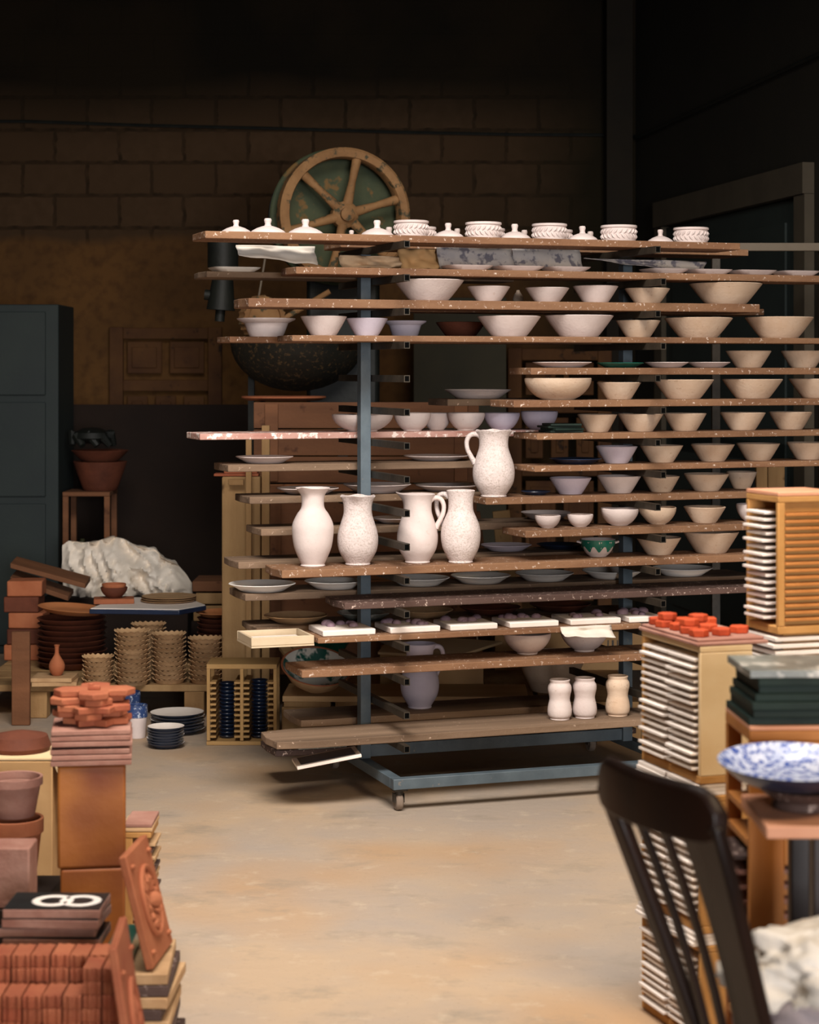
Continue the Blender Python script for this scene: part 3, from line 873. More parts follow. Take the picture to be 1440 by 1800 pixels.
for j in range(n):
    t = 2*PI*j/n; dz = .45+.18*math.sin(9*t)
    for z in (h*dz, h*(dz+1)/2, h):
        rr = r_at(z)+.0008; g.v.append(Vector((rr*math.cos(t), rr*math.sin(t), z)))
for j in range(n):
    k2 = (j+1) % n
    for a in (0, 1): g.f.append((j*3+a, k2*3+a, k2*3+a+1, j*3+a+1))
g.build('green_glaze_band', m_greenglaze, gb)['label'] = 'wavy green glaze around the rim'
for s in (0, PI):
    MB().tube([(math.cos(s)*R*.96, -.012, h*.8), (math.cos(s)*R*1.16, -.006, h*.86), (math.cos(s)*R*1.16, .006, h*.86), (math.cos(s)*R*.96, .012, h*.8)], .004, 8).build('lug_handle', m_bisque, gb)
reg(gb, 'little eared bowl with a green glazed rim', 'bowl', 10, 'f', 1051, 'bowls drying on the rack')
bowl(10, 'f', 1158, 79, 29, m_tan, 'tan flared bowl')
bowl(10, 'f', 1250, 98, 36, m_tan, 'large tan flared bowl')
bowl(10, 'f', 1372, 98, 36, m_tan, 'large tan flared bowl')
# ---- twelfth: plates on the back board
for px, wp in ((461, 118), (588, 106), (737, 108), (845, 106), (957, 104), (1077, 108), (1200, 106)):
    plate(11, 'b', px, wp, m_glazewhite, 'wide white plate', 13, dv=-.035)
# ---- thirteenth
for px, wp, m, lk in ((520, 112, m_biscuit, 'wide sand-coloured plate'), (745, 104, m_biscuit, 'wide sand-coloured plate'), (640, 96, m_greytile, 'grey marbled plate'), (862, 108, m_terra_d, 'dark brown plate'), (985, 108, m_terra_d, 'dark brown plate')):
    plate(12, 'b', px, wp, m, lk, 12)
def relief_tile(px, wpx, px_i):
    p = spot(12, 'f', px); wd = wpx*p.y/F
    r = thing('relief_tile', p, '', '', rotz=TH)
    MB().box((0, -.0, .011), (wd, .19, .022)).build('tile_slab', m_whitetile, r, bev=.004)
    g = MB(); rs = random.Random(px_i)
    for q in range(7):
        x = rs.uniform(-.38, .38)*wd; y = rs.uniform(-.04, .07); a = rs.uniform(.012, .024)
        g.lathe([(a, 0), (a*.9, a*.45), (a*.5, a*.75), (0, a*.82)], 14, T=Matrix.Translation((x, y, .0222)))
    g.build('relief_ornament', m_lilacmark, r, smooth=60)['label'] = 'lilac raised ornament'
    reg(r, 'white slab tile with lilac relief', 'tile', 12, 'f', px, 'relief tiles on the rack')
for i, (px, wp) in enumerate(((601, 96), (716, 92), (818, 88), (923, 92), (1030, 96), (1118, 66))):
    relief_tile(px, wp, i)
# pale tray sticking out at the left of that shelf
p = spot(12, 'b', 478); q = spot(12, 'f', 478)
tr = thing('shallow_tray', rk(u_at(484, .19), .19, zk(12)+BT+.0008), 'pale shallow wooden tray jutting out left of the relief tiles', 'tray', rotz=TH)
wd = 112*q.y/F
g = MB().box((0, 0, .003), (wd, .21, .006))
g.build('tray_base', m_traywood, tr)
g = MB()
for s in (-1, 1):
    g.box((0, s*.1, .0215), (wd, .009, .03)); g.box((s*(wd/2-.005), 0, .0215), (.009, .19, .03))
g.build('tray_rim', m_traywood, tr, bev=.002)
tl = MB().box((0, 0, .005), (wd-.03, .17, .009)).build('white_tile', m_whitetile, loc=tr.location+Vector((0, 0, .0068)), rotz=TH, bev=.002)
tag(tl, 'plain white tile lying inside the pale shallow tray', 'tile')
# ---- fourteenth
for px, wp in ((927, 84), (1027, 84)):
    bowl(13, 'f', px, wp, 36, m_bisque, 'deep cream bowl on a small foot', 'round', .44, .006, dv=.02)
# ---- bottom
jug(15, 'b', 738, 68, 112, m_cool, 'lilac-white jug standing low at the back', handle=.35, spout=PI)
ALB = [(.80, 0), (.82, .012), (.80, .035), (.95, .1), (1.0, .22), (.94, .36), (.84, .5), (.88, .62), (.97, .74), (.95, .84), (.82, .915), (.80, .94), (.85, 1.0)]
for px, m, lk in ((984, m_bisque, 'white waisted jar'), (1028, m_bisque, 'white waisted jar'), (1086, m_tan, 'tan waisted jar')):
    jug(15, 'f', px, 43, 69, m, lk, prof=ALB, dv=-.02)
finish_labels()
for it in ITEMS:
    if len(it[0]['label'].split()) > 16: print('LONG', it[0]['label'])
# tiles on the low board
z, v0, wd_, ul, Ln, yaw = TOP[15, 'x']
for i, px in enumerate((555, 660, 755, 850, 945, 1040)):
    p = rk(u_at(px, .56), .56, z)
    o = MB().box((0, 0, .008), (.19, .19, .016)).build('stone_tile', m_board_dark if i % 2 else m_greytile, loc=p, rotz=TH, bev=.002)
    tag(o, 'flat stone tile, %s from left on the low board under the rack' % nth(i), 'tile', 'tiles under the bottom shelf')
# tilted blue-and-white tile poking out low left
p = at(574, 1332, 7.18)
pt = thing('framed_tile', p, 'dark blue tile with a white border poking out under the bottom shelf', 'tile')
T = Matrix.Rotation(.18, 4, 'Z') @ Matrix.Rotation(-.16, 4, 'Y')
MB().box((0, 0, 0), (.235, .16, .012), T).build('tile_slab', m_whitetile, pt, bev=.002)
MB().box((0, .0, .0067), (.2, .12, .001), T).build('blue_field', m_navy, pt)['label'] = 'dark blue glazed field'
# sheets of paper hanging from the top shelf
def sheet(name, px0, px1, y0, y1, v, mat, label, drop=None, amp=.012, seed=0, cat='paper', skew=0):
    n, m = 14, 7
    u0, u1 = u_at(px0, v), u_at(px1, v)
    g = MB()
    o = rk((u0+u1)/2, v, 0)
    za = CZ-(y0-HY)*o.y/F; zb_ = CZ-(y1-HY)*o.y/F
    for j in range(m+1):
        for i in range(n+1):
            s, t = i/n, j/m
            q = rk(u0+(u1-u0)*s, v+amp*2*noise.noise(Vector((s*4+seed, t*3, seed*1.7)))-.04*t*t, 0)
            lo = zb_ + (drop[0]*(1-s)+drop[1]*s if drop else 0)
            z_ = za+(lo-za)*t + amp*.5*noise.noise(Vector((s*5, seed, 2.2)))*t
            g.v.append(Vector((q.x+skew*t, q.y, z_)))
    for j in range(m):
        for i in range(n):
            a = j*(n+1)+i; g.f.append((a, a+1, a+n+2, a+n+1))
    ob = g.build(name, mat, shift=o, smooth=80, solid=.0015)
    ob.location = o
    tag(ob, label, cat, 'papers hanging under the top shelf')
    return ob
s = sheet('paper_sheet', 416, 553, 432, 466, .40, m_paper, 'white paper sheet hanging under the left end of the top shelf', (.03, 0), seed=1)
sheet('paper_sheet', 596, 702, 450, 474, .34, m_paper_tan, 'crumpled tan paper hanging beside the left post', (.0, .01), .02, seed=2)
sheet('paper_sheet', 700, 766, 438, 474, .37, m_card, 'yellowish-brown paper hanging between tan paper and newsprint', None, .014, seed=3)
sheet('paper_sheet', 768, 900, 436, 474, .37, m_news, 'printed grey newspaper sheet, left one under the top shelf', None, .006, seed=4)
sheet('paper_sheet', 901, 1020, 436, 474, .37, m_news, 'printed grey newspaper sheet, middle one under the top shelf', None, .006, seed=5)
sheet('paper_sheet', 1030, 1242, 457, 473, .34, m_news, 'printed grey newspaper sheet with a hanging corner, right one', (.035, -.02), .01, seed=6, skew=-.02)
sheet('paper_sheet', 985, 1075, 1100, 1114, .105, m_paper, 'crumpled white paper hanging off the front of the relief tile shelf', (0, -.015), .01, seed=9)
# ------------------------------------------------------------------ clay mixer behind the rack
my = 9.7
hub = at(605, 378, my)
mx = thing('clay_mixer', (hub.x, my, 0), 'old clay mixing machine with a big rusty spoked flywheel behind the rack', 'machine')
def L_(px, py, Y=my): return at(px, py, Y)-Vector((hub.x, my, 0))
WT = Matrix.Translation((0, 0, hub.z)) @ Matrix.Rotation(math.radians(17), 4, 'Z') @ Matrix.Rotation(math.radians(-90), 4, 'X') @ Matrix.Rotation(PI, 4, 'X')
# local frame of the wheel: its axis is local z, pointing at the viewer
R = .327
fw = MB().lathe([(R, -.045), (R, .03), (R-.012, .038), (R-.045, .034), (R-.05, .02), (R-.05, -.045), (R, -.045)], 72, T=WT).build('flywheel_rim', m_rust, mx)
for i in range(6):
    a = PI-math.radians(17+60*i)
    p1 = WT @ Vector((.05*math.cos(a), -.05*math.sin(a), .02)); p2 = WT @ Vector(((R-.045)*math.cos(a), -(R-.045)*math.sin(a), .005))
    MB().tube([p1, p1.lerp(p2, .5), p2], [.026, .018, .024], 12).build('spoke', m_rust, fw)
MB().lathe([(0, -.02), (.065, -.02), (.065, .03), (.05, .045), (.034, .05), (.034, .075), (.024, .08), (0, .08)], 32, T=WT).build('hub', m_rust, fw)
T2 = WT @ Matrix.Translation((.0, 0, -.15))
MB().lathe([(0, -.002), (R+.004, 0), (R+.01, .006), (R+.004, .012), (0, .014)], 72, T=T2).build('guard_disc', m_machine, mx)
T3 = WT @ Matrix.Translation((0, 0, -.3))
MB().lathe([(0, -.02), (R-.02, -.02), (R-.01, .04), (R-.03, .05), (0, .05)], 60, T=T3).build('rear_pulley', m_iron, mx)
MB().tube([WT @ Vector((0, 0, -.42)), WT @ Vector((0, 0, -.0201))], .03, 16).build('axle', m_iron, mx)
# lower body: frame, tank, valve, pinion
MB().box(L_(600, 560)+Vector((0, .35, 0)), (.36, .3, .9)).build('machine_body', m_iron, mx, bev=.02)
q = L_(520, 600)
T = Matrix.Translation(q+Vector((0, .12, .0)))
g = MB()
nt_ = 20
pr = []
for i in range(9):
    t = i/8*PI/2; pr.append((.33*math.sin(t), -.245*math.cos(t)))
pr += [(.335, .01), (.32, .012)]+[(.318*math.sin(t), -.232*math.cos(t)) for t in [PI/2*(1-i/8) for i in range(9)]]
g.lathe(pr, 44, T=T)
g.build('mixing_pan', m_pan, mx)
g = MB()
g.tube([L_(392, 420), L_(392, 470)], .075, 20); g.tube([L_(392, 470), L_(392, 485)], .055, 20); g.tube([L_(392, 485), L_(388, 545)], [.05, .07], 20)
g.build('motor_housing', m_iron, mx)
g = MB(); g.tube([L_(388, 540), L_(386, 565)], .024, 14); g.tube([L_(360, 518), L_(380, 520)], .026, 14); g.tube([L_(385, 533), L_(440, 531)], .018, 12)
g.build('valve_pipe', m_iron, mx)
T = Matrix.Translation(L_(462, 560)+Vector((0, -.05, 0))) @ Matrix.Rotation(math.radians(28), 4, 'Z') @ Matrix.Rotation(math.radians(90), 4, 'X')
def tooth(i, t, r, z): 
    f = 1.0+(.07 if int(t/(2*PI)*72) % 3 == 0 else 0) if r > .09 else 1
    return (r*f*math.cos(t), r*f*math.sin(t), z)
MB().lathe([(0, -.02), (.085, -.02), (.085, -.035), (.105, -.035), (.105, .035), (.085, .035), (.085, .02), (0, .02)], 72, tooth, T).build('pinion_gear', m_rust, mx)
MB().tube([L_(452, 540), L_(466, 455)], .005, 8).build('lever_rod', m_beam, mx)
MB().tube([L_(500, 560), L_(580, 512)], .014, 10).build('link_bar', m_rust, mx)
for px, w_ in ((435, .03), (600, .05)):
    q = L_(px, 700)
    MB().box((q.x, .25, (q.z-.02)/2+.1), (w_, .05, q.z+.2-.02)).build('machine_leg', m_iron, mx)

# ------------------------------------------------------------------ crates, planks and poles behind the rack
def wbox(name, px0, px1, y0, y1, Y, dep, mat, label, cat, bev=.004, rot=0, group=None):
    """a box whose front face is seen between those pixels at distance Y"""
    a, b_ = at(px0, y0, Y), at(px1, y1, Y)
    o = MB().box((0, 0, (a.z-b_.z)/2), (b_.x-a.x, dep, a.z-b_.z)).build(name, mat, loc=((a.x+b_.x)/2, Y+dep/2, b_.z), rotz=rot, bev=bev)
    return tag(o, label, cat, group)
def crate(px0, px1, y0, zb_, Y, dep, label, n=5):
    a, b_ = at(px0, y0, Y), at(px1, y0, Y)
    W, H = b_.x-a.x, a.z-zb_
    r = thing('wooden_crate', ((a.x+b_.x)/2, Y+dep/2, zb_), label, 'crate', 'wooden crates behind the rack')
    h = H/n
    g = MB()
    for i in range(n): g.box((0, -dep/2+.009, h*(i+.5)), (W, .018, h-.006))
    g.build('front_boards', m_crate, r, bev=.002)
    g = MB()
    for s in (-1, 1):
        for i in range(n): g.box((s*(W/2-.009), .01, h*(i+.5)), (.018, dep-.021, h-.006))
    g.build('side_boards', m_crate, r, bev=.002)
    for s in (-.42, .42):
        MB().box((s*W, -dep/2-.010, H/2), (.06, .018, H-.02)).build('batten', m_crate, r, bev=.002)
    MB().box((0, .01, .012), (W-.04, dep-.05, .02)).build('crate_floor', m_crate, r)
    return r
cz = .1662
zmid = at(600, 850, 9.15).z
crate(452, 838, 850, cz, 9.15, .5, 'large rough wooden crate on the pallet, lower of two behind the jugs', 4)
crate(446, 842, 706, zmid+.001, 9.15, .5, 'reddish wooden crate stacked on another behind the jugs', 3)
q = at(493, 706, 9.15)
tag(MB().lathe([(0, 0), (.17, 0), (.2, .012), (.2, .02), (.17, .017), (0, .014)], 48).build('clay_bat', m_terra, loc=(q.x, 9.4, q.z+.002)), 'round terracotta disc lying on top of the upper crate', 'disc')
wbox('pole', 432, 442, 716, 1215, 8.83, .03, m_plank, 'thin grey wooden pole standing left of the crates', 'pole', .003).location.z = .0008
wbox('pole', 460, 474, 716, 1240, 8.83, .035, m_plank, 'thicker pale wooden pole standing left of the crates', 'pole', .003).location.z = .0008
o = wbox('old_plank', 390, 458, 838, 1140, 8.9, .09, m_plank, 'broad pale old plank standing upright left of the crates', 'plank', .006)
o.location.z = at(0, 838, 8.9).z*0+.001; 
o.scale.z = (at(0, 838, 8.9).z-.001)/(at(0, 838, 8.9).z-at(0, 1140, 8.9).z)
q = at(415, 838, 8.9)
r = thing('clay_tray', (q.x, 8.945, q.z+.0015), 'orange clay tray perched on the upright old plank', 'tray')
MB().box((0, 0, .006), (.2, .085, .012)).build('tray_base', m_terra_o, r, bev=.003)
MB().box((.02, 0, .022), (.15, .08, .019)).build('tray_lip', m_terra_o, r, bev=.003)
wbox('slotted_block', 402, 428, 843, 853, 8.86, .03, m_plank, 'small slotted wooden block nailed to the upright plank', 'block', .002)
# pallet on the floor behind the rack
def pallet(x0, x1, Y0, Y1, H, label):
    r = thing('pallet', ((x0+x1)/2, (Y0+Y1)/2, 0.0008), label, 'pallet')
    W, D = x1-x0, Y1-Y0
    for i in range(7):
        MB().box((-W/2+W*(i+.5)/7, 0, H-.011), (W/7-.02, D, .022)).build('deck_board', m_plank, r, bev=.002)
    for s in (-1, 0, 1):
        MB().box((0, s*(D/2-.05), (H-.0225)/2), (W, .09, H-.0225)).build('bearer', m_plank, r, bev=.003)
    return r
pl = at(495, 1240, 8.42); pr_ = at(1118, 1240, 8.62)
pallet(pl.x, pr_.x, 8.42, 9.68, .165, 'low wooden pallet on the floor behind the rack')
a = at(500, 1216, 8.5); b_ = at(928, 1216, 8.5)
pw = tag(MB().box((0, 0, .012), (b_.x-a.x, .34, .024)).build('plywood_sheet', m_ply, loc=((a.x+b_.x)/2, 8.58, .1660), rotz=-.02, bev=.002), 'pale plywood sheet lying on the pallet behind the rack', 'sheet')
for i, (px, w_, lb) in enumerate(((498, .05, 'left narrow batten tilted on the pallet beside the green dish'), (520, .06, 'right wider batten tilted on the pallet beside the green dish'))):
    q0, q1 = at(px-8, 1142, 9.0), at(px+10, 1165, 8.72)
    MBo = MB().obox((0, 0, 0), q0-q1, (w_, 0, 0), (0, .006, .016))
    o = MBo.build('wooden_batten', m_ply, loc=q1, bev=.002); tag(o, lb, 'batten')
# big green and white dish, tilted toward the viewer
q = at(552, 1188, 8.42)
gd = thing('large_dish', (q.x, 8.47, .232), 'big green and white painted dish with terracotta rim on the plywood', 'dish')
gd.rotation_euler = (math.radians(24), math.radians(8), 0)
Rg = .152
MB().lathe([(0, .0), (Rg*.45, 0), (Rg*.75, .035), (Rg*.97, .085), (Rg*.985, .09)], 48).build('dish_outside', m_biscuit, gd)
MB().lathe([(Rg*.945, .0905), (Rg*.7, .045), (Rg*.45, .014), (0, .010)], 48).build('dish_inside', m_greenwhite, gd)['label'] = 'green splashed white glaze inside'
MB().lathe([(Rg*.985, .0892), (Rg*1.01, .0915), (Rg*.985, .095), (Rg*.945, .0912)], 48).build('dish_rim', m_terra, gd)['label'] = 'bare terracotta rim'
q = at(572, 1150, 8.75)
gd2 = thing('green_dish', (q.x, 8.9, .30), 'dark green glazed dish showing its rim above the painted dish', 'dish')
MB().lathe([(0, 0), (.07, 0), (.10, .05), (.125, .075), (.13, .08), (.12, .078), (.09, .055), (.06, .008), (0, .006)], 44).build('dish_body', m_greenglaze, gd2)
wbox('dish_block', 550, 610, 1178, 1208, 8.8, .22, m_ply, 'short wooden block under the dark green dish', 'block')
bpy.data.objects['dish_block'].location.z = .1660
bpy.data.objects['dish_block'].scale.z = (.2995-.1660)/(at(0, 1178, 8.8).z-at(0, 1208, 8.8).z)
# patterned doodle tile hanging over the tray
q = at(598, 1128, 7.05)
# boxes and the cream board
def carton(px0, px1, y0, Y, dep, label, zb_=.0008):
    a, b_ = at(px0, y0, Y), at(px1, y0, Y)
    W, H = b_.x-a.x, a.z-zb_
    r = thing('cardboard_box', ((a.x+b_.x)/2, Y+dep/2, zb_), label, 'box')
    MB().box((0, 0, H/2), (W, dep, H)).build('carton_body', m_card, r, bev=.003)
    for s in (-1, 1):
        MB().box((0, s*dep/4, H+.0025), (W-.004, dep/2-.004, .003)).build('carton_flap', m_card, r)
    for i in range(5):
        MB().box((W*.26+.022*i, -dep/2-.0006, H*.72), (.006+.004*(i % 2), .0008, H*.16)).build('printed_bar', m_ink, r)
    return r
carton(870, 1132, 1112, 9.3, .36, 'large cardboard box with printed bars behind the rack at right', .1666)
carton(668, 850, 1150, 8.8, .28, 'low cardboard box behind the rack carrying a cream board', .1666)
za = at(0, 1158, 9.45).z
g = MB(); 
p_ = [(at(664, 1150, 8.75).x, 8.78), (at(800, 1158, 8.7).x, 8.7), (at(884, 1140, 8.95).x, 8.97), (at(690, 1120, 9.1).x, 9.11)]
c = Vector((sum(q[0] for q in p_)/4, sum(q[1] for q in p_)/4, at(0, 1150, 8.8).z+.008))
g.prism([(x-c.x, y-c.y) for x, y in p_], 0, .012, Matrix.Rotation(.11, 4, 'X') @ Matrix.Translation((0, 0, .006)))
tag(g.build('cream_board', m_cream, loc=c, bev=.002), 'large cream coloured board lying on the low cardboard box', 'board')
# big pale bowl on the pallet
q = at(976, 1232, 8.48)
tag(MB().lathe(bowl_prof(.158, .16, .55, .008, 'flare'), 48).build('big_bowl', m_tan, loc=(q.x, 8.72, .1658)), 'big plain beige bowl on the pallet behind the waisted jars', 'bowl')
# leaning wood offcuts seen between the shelves
for i, (px, y0, y1, tilt, m_, lb) in enumerate(((862, 898, 985, .22, m_ply, 'leaning pale offcut, leftmost behind the back boards'), (900, 895, 985, .2, m_crate, 'leaning brown offcut, second behind the back boards'), (938, 893, 990, .16, m_plank, 'leaning wood offcut, third behind the back boards'), (985, 897, 990, .12, m_crate, 'leaning brown offcut, rightmost behind the back boards'))):
    q0 = at(px, y0, 9.8)
    hgt = q0.z-.01
    T = Matrix.Rotation(-tilt*.6, 4, 'Y')
    o = MB().box((0, 0, hgt/2), (.085, .03, hgt), T).build('wood_offcut', m_, loc=(q0.x-tilt*.6*hgt*.9, 9.8, .001), bev=.003)
    tag(o, lb, 'offcut', 'wood offcuts leaning behind the rack')
for i, (px, w_) in enumerate(((1352, 20), (1378, 30))):
    q = at(px, 812, 9.0)
    o = MB().box((0, 0, q.z/2), (w_*9/F, .04, q.z)).build('upright_plank', m_plank, loc=(q.x, 9.2, .0008), bev=.003)
    tag(o, ('narrow brown plank standing by the right-hand door', 'broader brown plank standing by the right-hand door')[i], 'plank')

# ------------------------------------------------------------------ left: low bench with stacked terracotta
YB = 8.95
bz = at(0, 1205, YB).z
b0, b1 = at(48, 1205, YB).x, at(372, 1205, YB).x
bn = thing('low_bench', ((b0+b1)/2-.12, YB+.42, 0.0008), 'low rough wooden bench carrying stacks of terracotta dishes', 'bench')
BWd = b1-b0+.24
for i in range(4):
    MB().box((0, -.42+.12+.215*i, bz-.016), (BWd, .205, .03)).build('bench_plank', m_plank, bn, bev=.003)
for x in (-BWd/2+.09+.19, BWd/2-.08):
    for y in (-.36, .36):
        MB().box((x, y, (bz-.032)/2), (.09, .09, bz-.032)).build('leg', m_plank, bn, bev=.004)
bz += .0008
# scalloped tart dishes
def tart_mesh(R, h):
    def mod(i, t, r, z):
        f = 1+.035*math.cos(18*t)*(z/h)
        return (r*f*math.cos(t), r*f*math.sin(t), z+.003*math.cos(18*t)*(z/h)**2+.0015*math.sin(3*t)*(z/h))
    return MB().lathe([(0, 0), (R*.8, 0), (R*.82, .001), (R*.9, h*.7), (R*1.02, h), (R*.985, h+.001), (R*.9, h*.75), (R*.76, .004), (0, .004)], 72, mod)
tart = None
def tarts(px, y_base, Y, n, R, where, zb_=None, pitch=.0202):
    global tart
    q = at(px, y_base, Y); z = bz if zb_ is None else zb_
    for i in range(n):
        if tart is None:
            tart = tart_mesh(.083, .021).build('tart_dish', m_biscuit, smooth=50); o = tart
        else:
            o = copy_tree(tart)
        o.location = (q.x+random.uniform(-.003, .003), Y, z+i*pitch); o.rotation_euler = (0, 0, random.uniform(0, 6)); s = R/.083
        o.scale = (s, s, 1)
        nm = 'topmost' if i == n-1 else ('bottom one' if i == 0 else nth(i)+' from bottom')
        tag(o, 'scalloped clay tart dish, %s in the %s' % (nm, where), 'dish', 'scalloped tart dishes on the low bench')
tarts(173, 1203, 9.02, 6, .070, 'short left pile')
tarts(233, 1206, 8.985, 12, .078, 'tall pile second from left')
tarts(297, 1203, 9.04, 11, .076, 'tall pile third from left')
tarts(362, 1203, 9.04, 10, .077, 'right-hand pile')
tarts(262, 1195, 9.225, 12, .078, 'pile standing behind the two tall ones')
# big plates
bigp = None
def bigplates(px, Y, n, R, where, pitch, mat, tilt_top=0):
    q = at(px, 1200, Y)
    base = None
    for i in range(n):
        if base is None:
            base = MB().lathe([(0, 0), (R*.7, 0), (R*.8, .004), (R*.97, .03), (R, .034), (R*.975, .035), (R*.8, .013), (R*.68, .008), (0, .008)], 56).build('terracotta_plate', mat); o = base
        else: o = copy_tree(base)
        o.location = (q.x+random.uniform(-.004, .004), Y+random.uniform(-.004, .004), bz+i*pitch); o.rotation_euler = (0, 0, random.uniform(0, 6))
        nm = 'topmost' if i == n-1 else ('bottom one' if i == 0 else nth(i)+' from bottom')
        tag(o, 'large terracotta plate, %s in the %s' % (nm, where), 'plate', 'large terracotta plates on the low bench')
    return q
bigplates(126, 9.5, 9, .165, 'left stack behind the little vase', .0255, m_terra_d)
q = at(128, 1080, 9.5)
for i, (px, R) in enumerate(((126, .168),)):
    o = bpy.data.objects.new('x', None); bpy.data.objects.remove(o)
o = MB().lathe([(0, 0), (.11, 0), (.13, .004), (.16, .022), (.168, .026), (.162, .028), (.13, .012), (.11, .009), (0, .009)], 56).build('terracotta_plate', m_terra_l, loc=(q.x, 9.5, bz+8*.0255+.054))
o.rotation_euler = (.0, .09, 0)
tag(o, 'orange terracotta plate tilted on top of the left stack of big plates', 'plate')
bigplates(392, 9.45, 10, .125, 'right stack beside the plate crate', .0235, m_terra_d)
q = at(392, 1080, 9.45)
tag(MB().lathe([(0, 0), (.085, 0), (.1, .004), (.12, .02), (.128, .022), (.12, .025), (.1, .011), (0, .009)], 48).build('terracotta_plate', m_terra_l, loc=(q.x, 9.45, bz+9*.0235+.0365)), 'orange terracotta plate on top of the right stack of big plates', 'plate')
# blue-edged table top board
zt = .432
p_ = [(at(158, 1092, 9.3).x, 9.28), (at(318, 1092, 9.3).x, 9.24), (at(362, 1075, 9.4).x, 9.42), (at(330, 1066, 9.7).x, 9.72), (at(205, 1066, 9.7).x, 9.74)]
c = Vector((sum(q[0] for q in p_)/5, sum(q[1] for q in p_)/5, zt))
zt2 = zt
bl = thing('octagonal_board', c, 'blue-edged pale octagonal board resting across the plate stacks', 'board')
MB().prism([(x-c.x, y-c.y) for x, y in p_], 0, .022).build('blue_base', m_navy, bl, bev=.003)['label'] = 'dark blue underside and edge'
MB().prism([((x-c.x)*.975, (y-c.y)*.975) for x, y in p_], .0222, .0262).build('pale_face', m_whitetile, bl)['label'] = 'pale painted top face'
zt = zt+.0268
# slab, brown bowls, flat plates on it
q = at(205, 1070, 9.45)
sl = tag(MB().box((0, 0, .012), (.19, .12, .024)).build('clay_slab', m_terra, loc=(q.x-.02, 9.5, zt), rotz=.15, bev=.003), 'thick clay slab under the brown bowls on the blue-edged board', 'slab')
for i in range(2):
    o = MB().lathe(bowl_prof(.064, .05, .45, .006, 'round'), 40).build('brown_bowl', m_terra_d if i < 1 else m_terra, loc=(q.x-.018, 9.49, zt+.0248+.016*i)); o.scale = (1-.1*i, 1-.1*i, 1)
    tag(o, ('brown clay bowl, lower of two nested on the clay slab', 'orange clay bowl nested inside the brown one on the slab')[i], 'bowl', 'nested brown bowls')
q = at(278, 1058, 9.5)
for i in range(3):
    o = MB().lathe([(0, 0), (.1, 0), (.13, .006), (.132, .009), (.1, .006), (0, .005)], 48).build('flat_plate', m_biscuit, loc=(q.x+.04+.004*i, 9.56-.003*i, zt+.0095*i))
    tag(o, 'thin flat clay plate, %s of three beside the brown bowls' % ('lowest', 'middle', 'top')[i], 'plate', 'flat clay plates')
# white plastic sack behind
def lumpy(name, mat, loc, size, seed, label, cat, n=48, m=26, amp=.18, crease=.06, flat=.0, rot=0):
    g = MB(); vs = []
    for j in range(m+1):
        ph = PI*j/m
        for i in range(n):
            t = 2*PI*i/n
            d = Vector((math.sin(ph)*math.cos(t), math.sin(ph)*math.sin(t), math.cos(ph)))
            nz = noise.noise(d*1.6+Vector((seed, 0, 0)))*amp
            cr = abs(noise.noise(d*3.2+Vector((0, seed, 3))))*crease*2+abs(noise.noise(d*7+Vector((seed, seed, 1))))*crease*.8
            r = 1+nz-cr
            sg = lambda a, e: math.copysign(abs(a)**e, a)
            p = Vector((sg(d.x, .8)*size[0]*r, sg(d.y, .8)*size[1]*r, sg(d.z, .75)*size[2]*r))
            p.z = max(p.z, -size[2]*.92)
            g.v.append(p)
    for j in range(m):
        for i in range(n):
            k = (i+1) % n
            g.f.append((j*n+i, (j+1)*n+i, (j+1)*n+k, j*n+k))
    o = g.build(name, mat, loc=loc, smooth=70, rotz=rot)
    return tag(o, label, cat)
# box under and behind for the sheeting
wbox('dark_crate', 72, 330, 1052, 1165, 10.15, .4, m_darkpanel, 'dark wooden box behind the plate stacks under the white sheeting', 'box')
o = bpy.data.objects['dark_crate']; ztop = at(0, 1052, 10.15).z; o.location.z = .001; o.scale.z = (ztop-.001)/(ztop-at(0, 1165, 10.15).z)
# crumpled sheet: a standing folded mass
g = MB(); n, m = 60, 26
prof_top = [(100, 962), (112, 953), (140, 956), (165, 953), (190, 945), (215, 952), (232, 962), (262, 966), (285, 985), (300, 990), (318, 1010), (334, 1030), (334, 1052)]
def ytop(px):
    for (a, ya), (b_, yb) in zip(prof_top, prof_top[1:]):
        if a <= px <= b_: return ya+(yb-ya)*(px-a)/(b_-a)
    return 1050
Ys = 10.2
zb_ = ztop+.001
for side in (0, 1):
    for j in range(m+1):
        for i in range(n+1):
            px = 101+232*i/n; s = j/m
            x = at(px, 0, Ys).x; zt_ = at(0, ytop(px), Ys+.06).z
            z_ = zb_+(zt_-zb_)*s
            bulge = (1-s**3)*.15+.02
            edge = min(1, 6*min(i/n, 1-i/n)+.12)
            f = noise.noise(Vector((x*9, z_*6, 1+side*5)))*.05+abs(noise.noise(Vector((x*14+z_*8, z_*9, 4+side))))*-.11+abs(noise.noise(Vector((x*30, z_*26-x*20, 9))))*-.05
            y = Ys+.15+(-1 if side == 0 else 1)*(bulge+f)*edge
            g.v.append(Vector((x+noise.noise(Vector((z_*12, x*7, 3)))*.012, y, z_)))
st_ = (n+1)*(m+1)
for j in range(m):
    for i in range(n):
        a = j*(n+1)+i
        g.f.append((a, a+1, a+n+2, a+n+1)); g.f.append((st_+a, st_+a+n+1, st_+a+n+2, st_+a+1))
for i in range(n):
    a = m*(n+1)+i; g.f.append((a, a+1, st_+a+1, st_+a)); g.f.append((i, st_+i, st_+i+1, i+1))
for j in range(m):
    a = j*(n+1); g.f.append((a, a+n+1, st_+a+n+1, st_+a)); b_ = a+n; g.f.append((b_, st_+b_, st_+b_+n+1, b_+n+1))
c = at(215, 1050, Ys+.15); c.z = zb_
o = g.build('plastic_sack', m_plastic, shift=c, smooth=50); o.location = c
tag(o, 'big crumpled white plastic sack standing behind the bowls at left', 'sack')
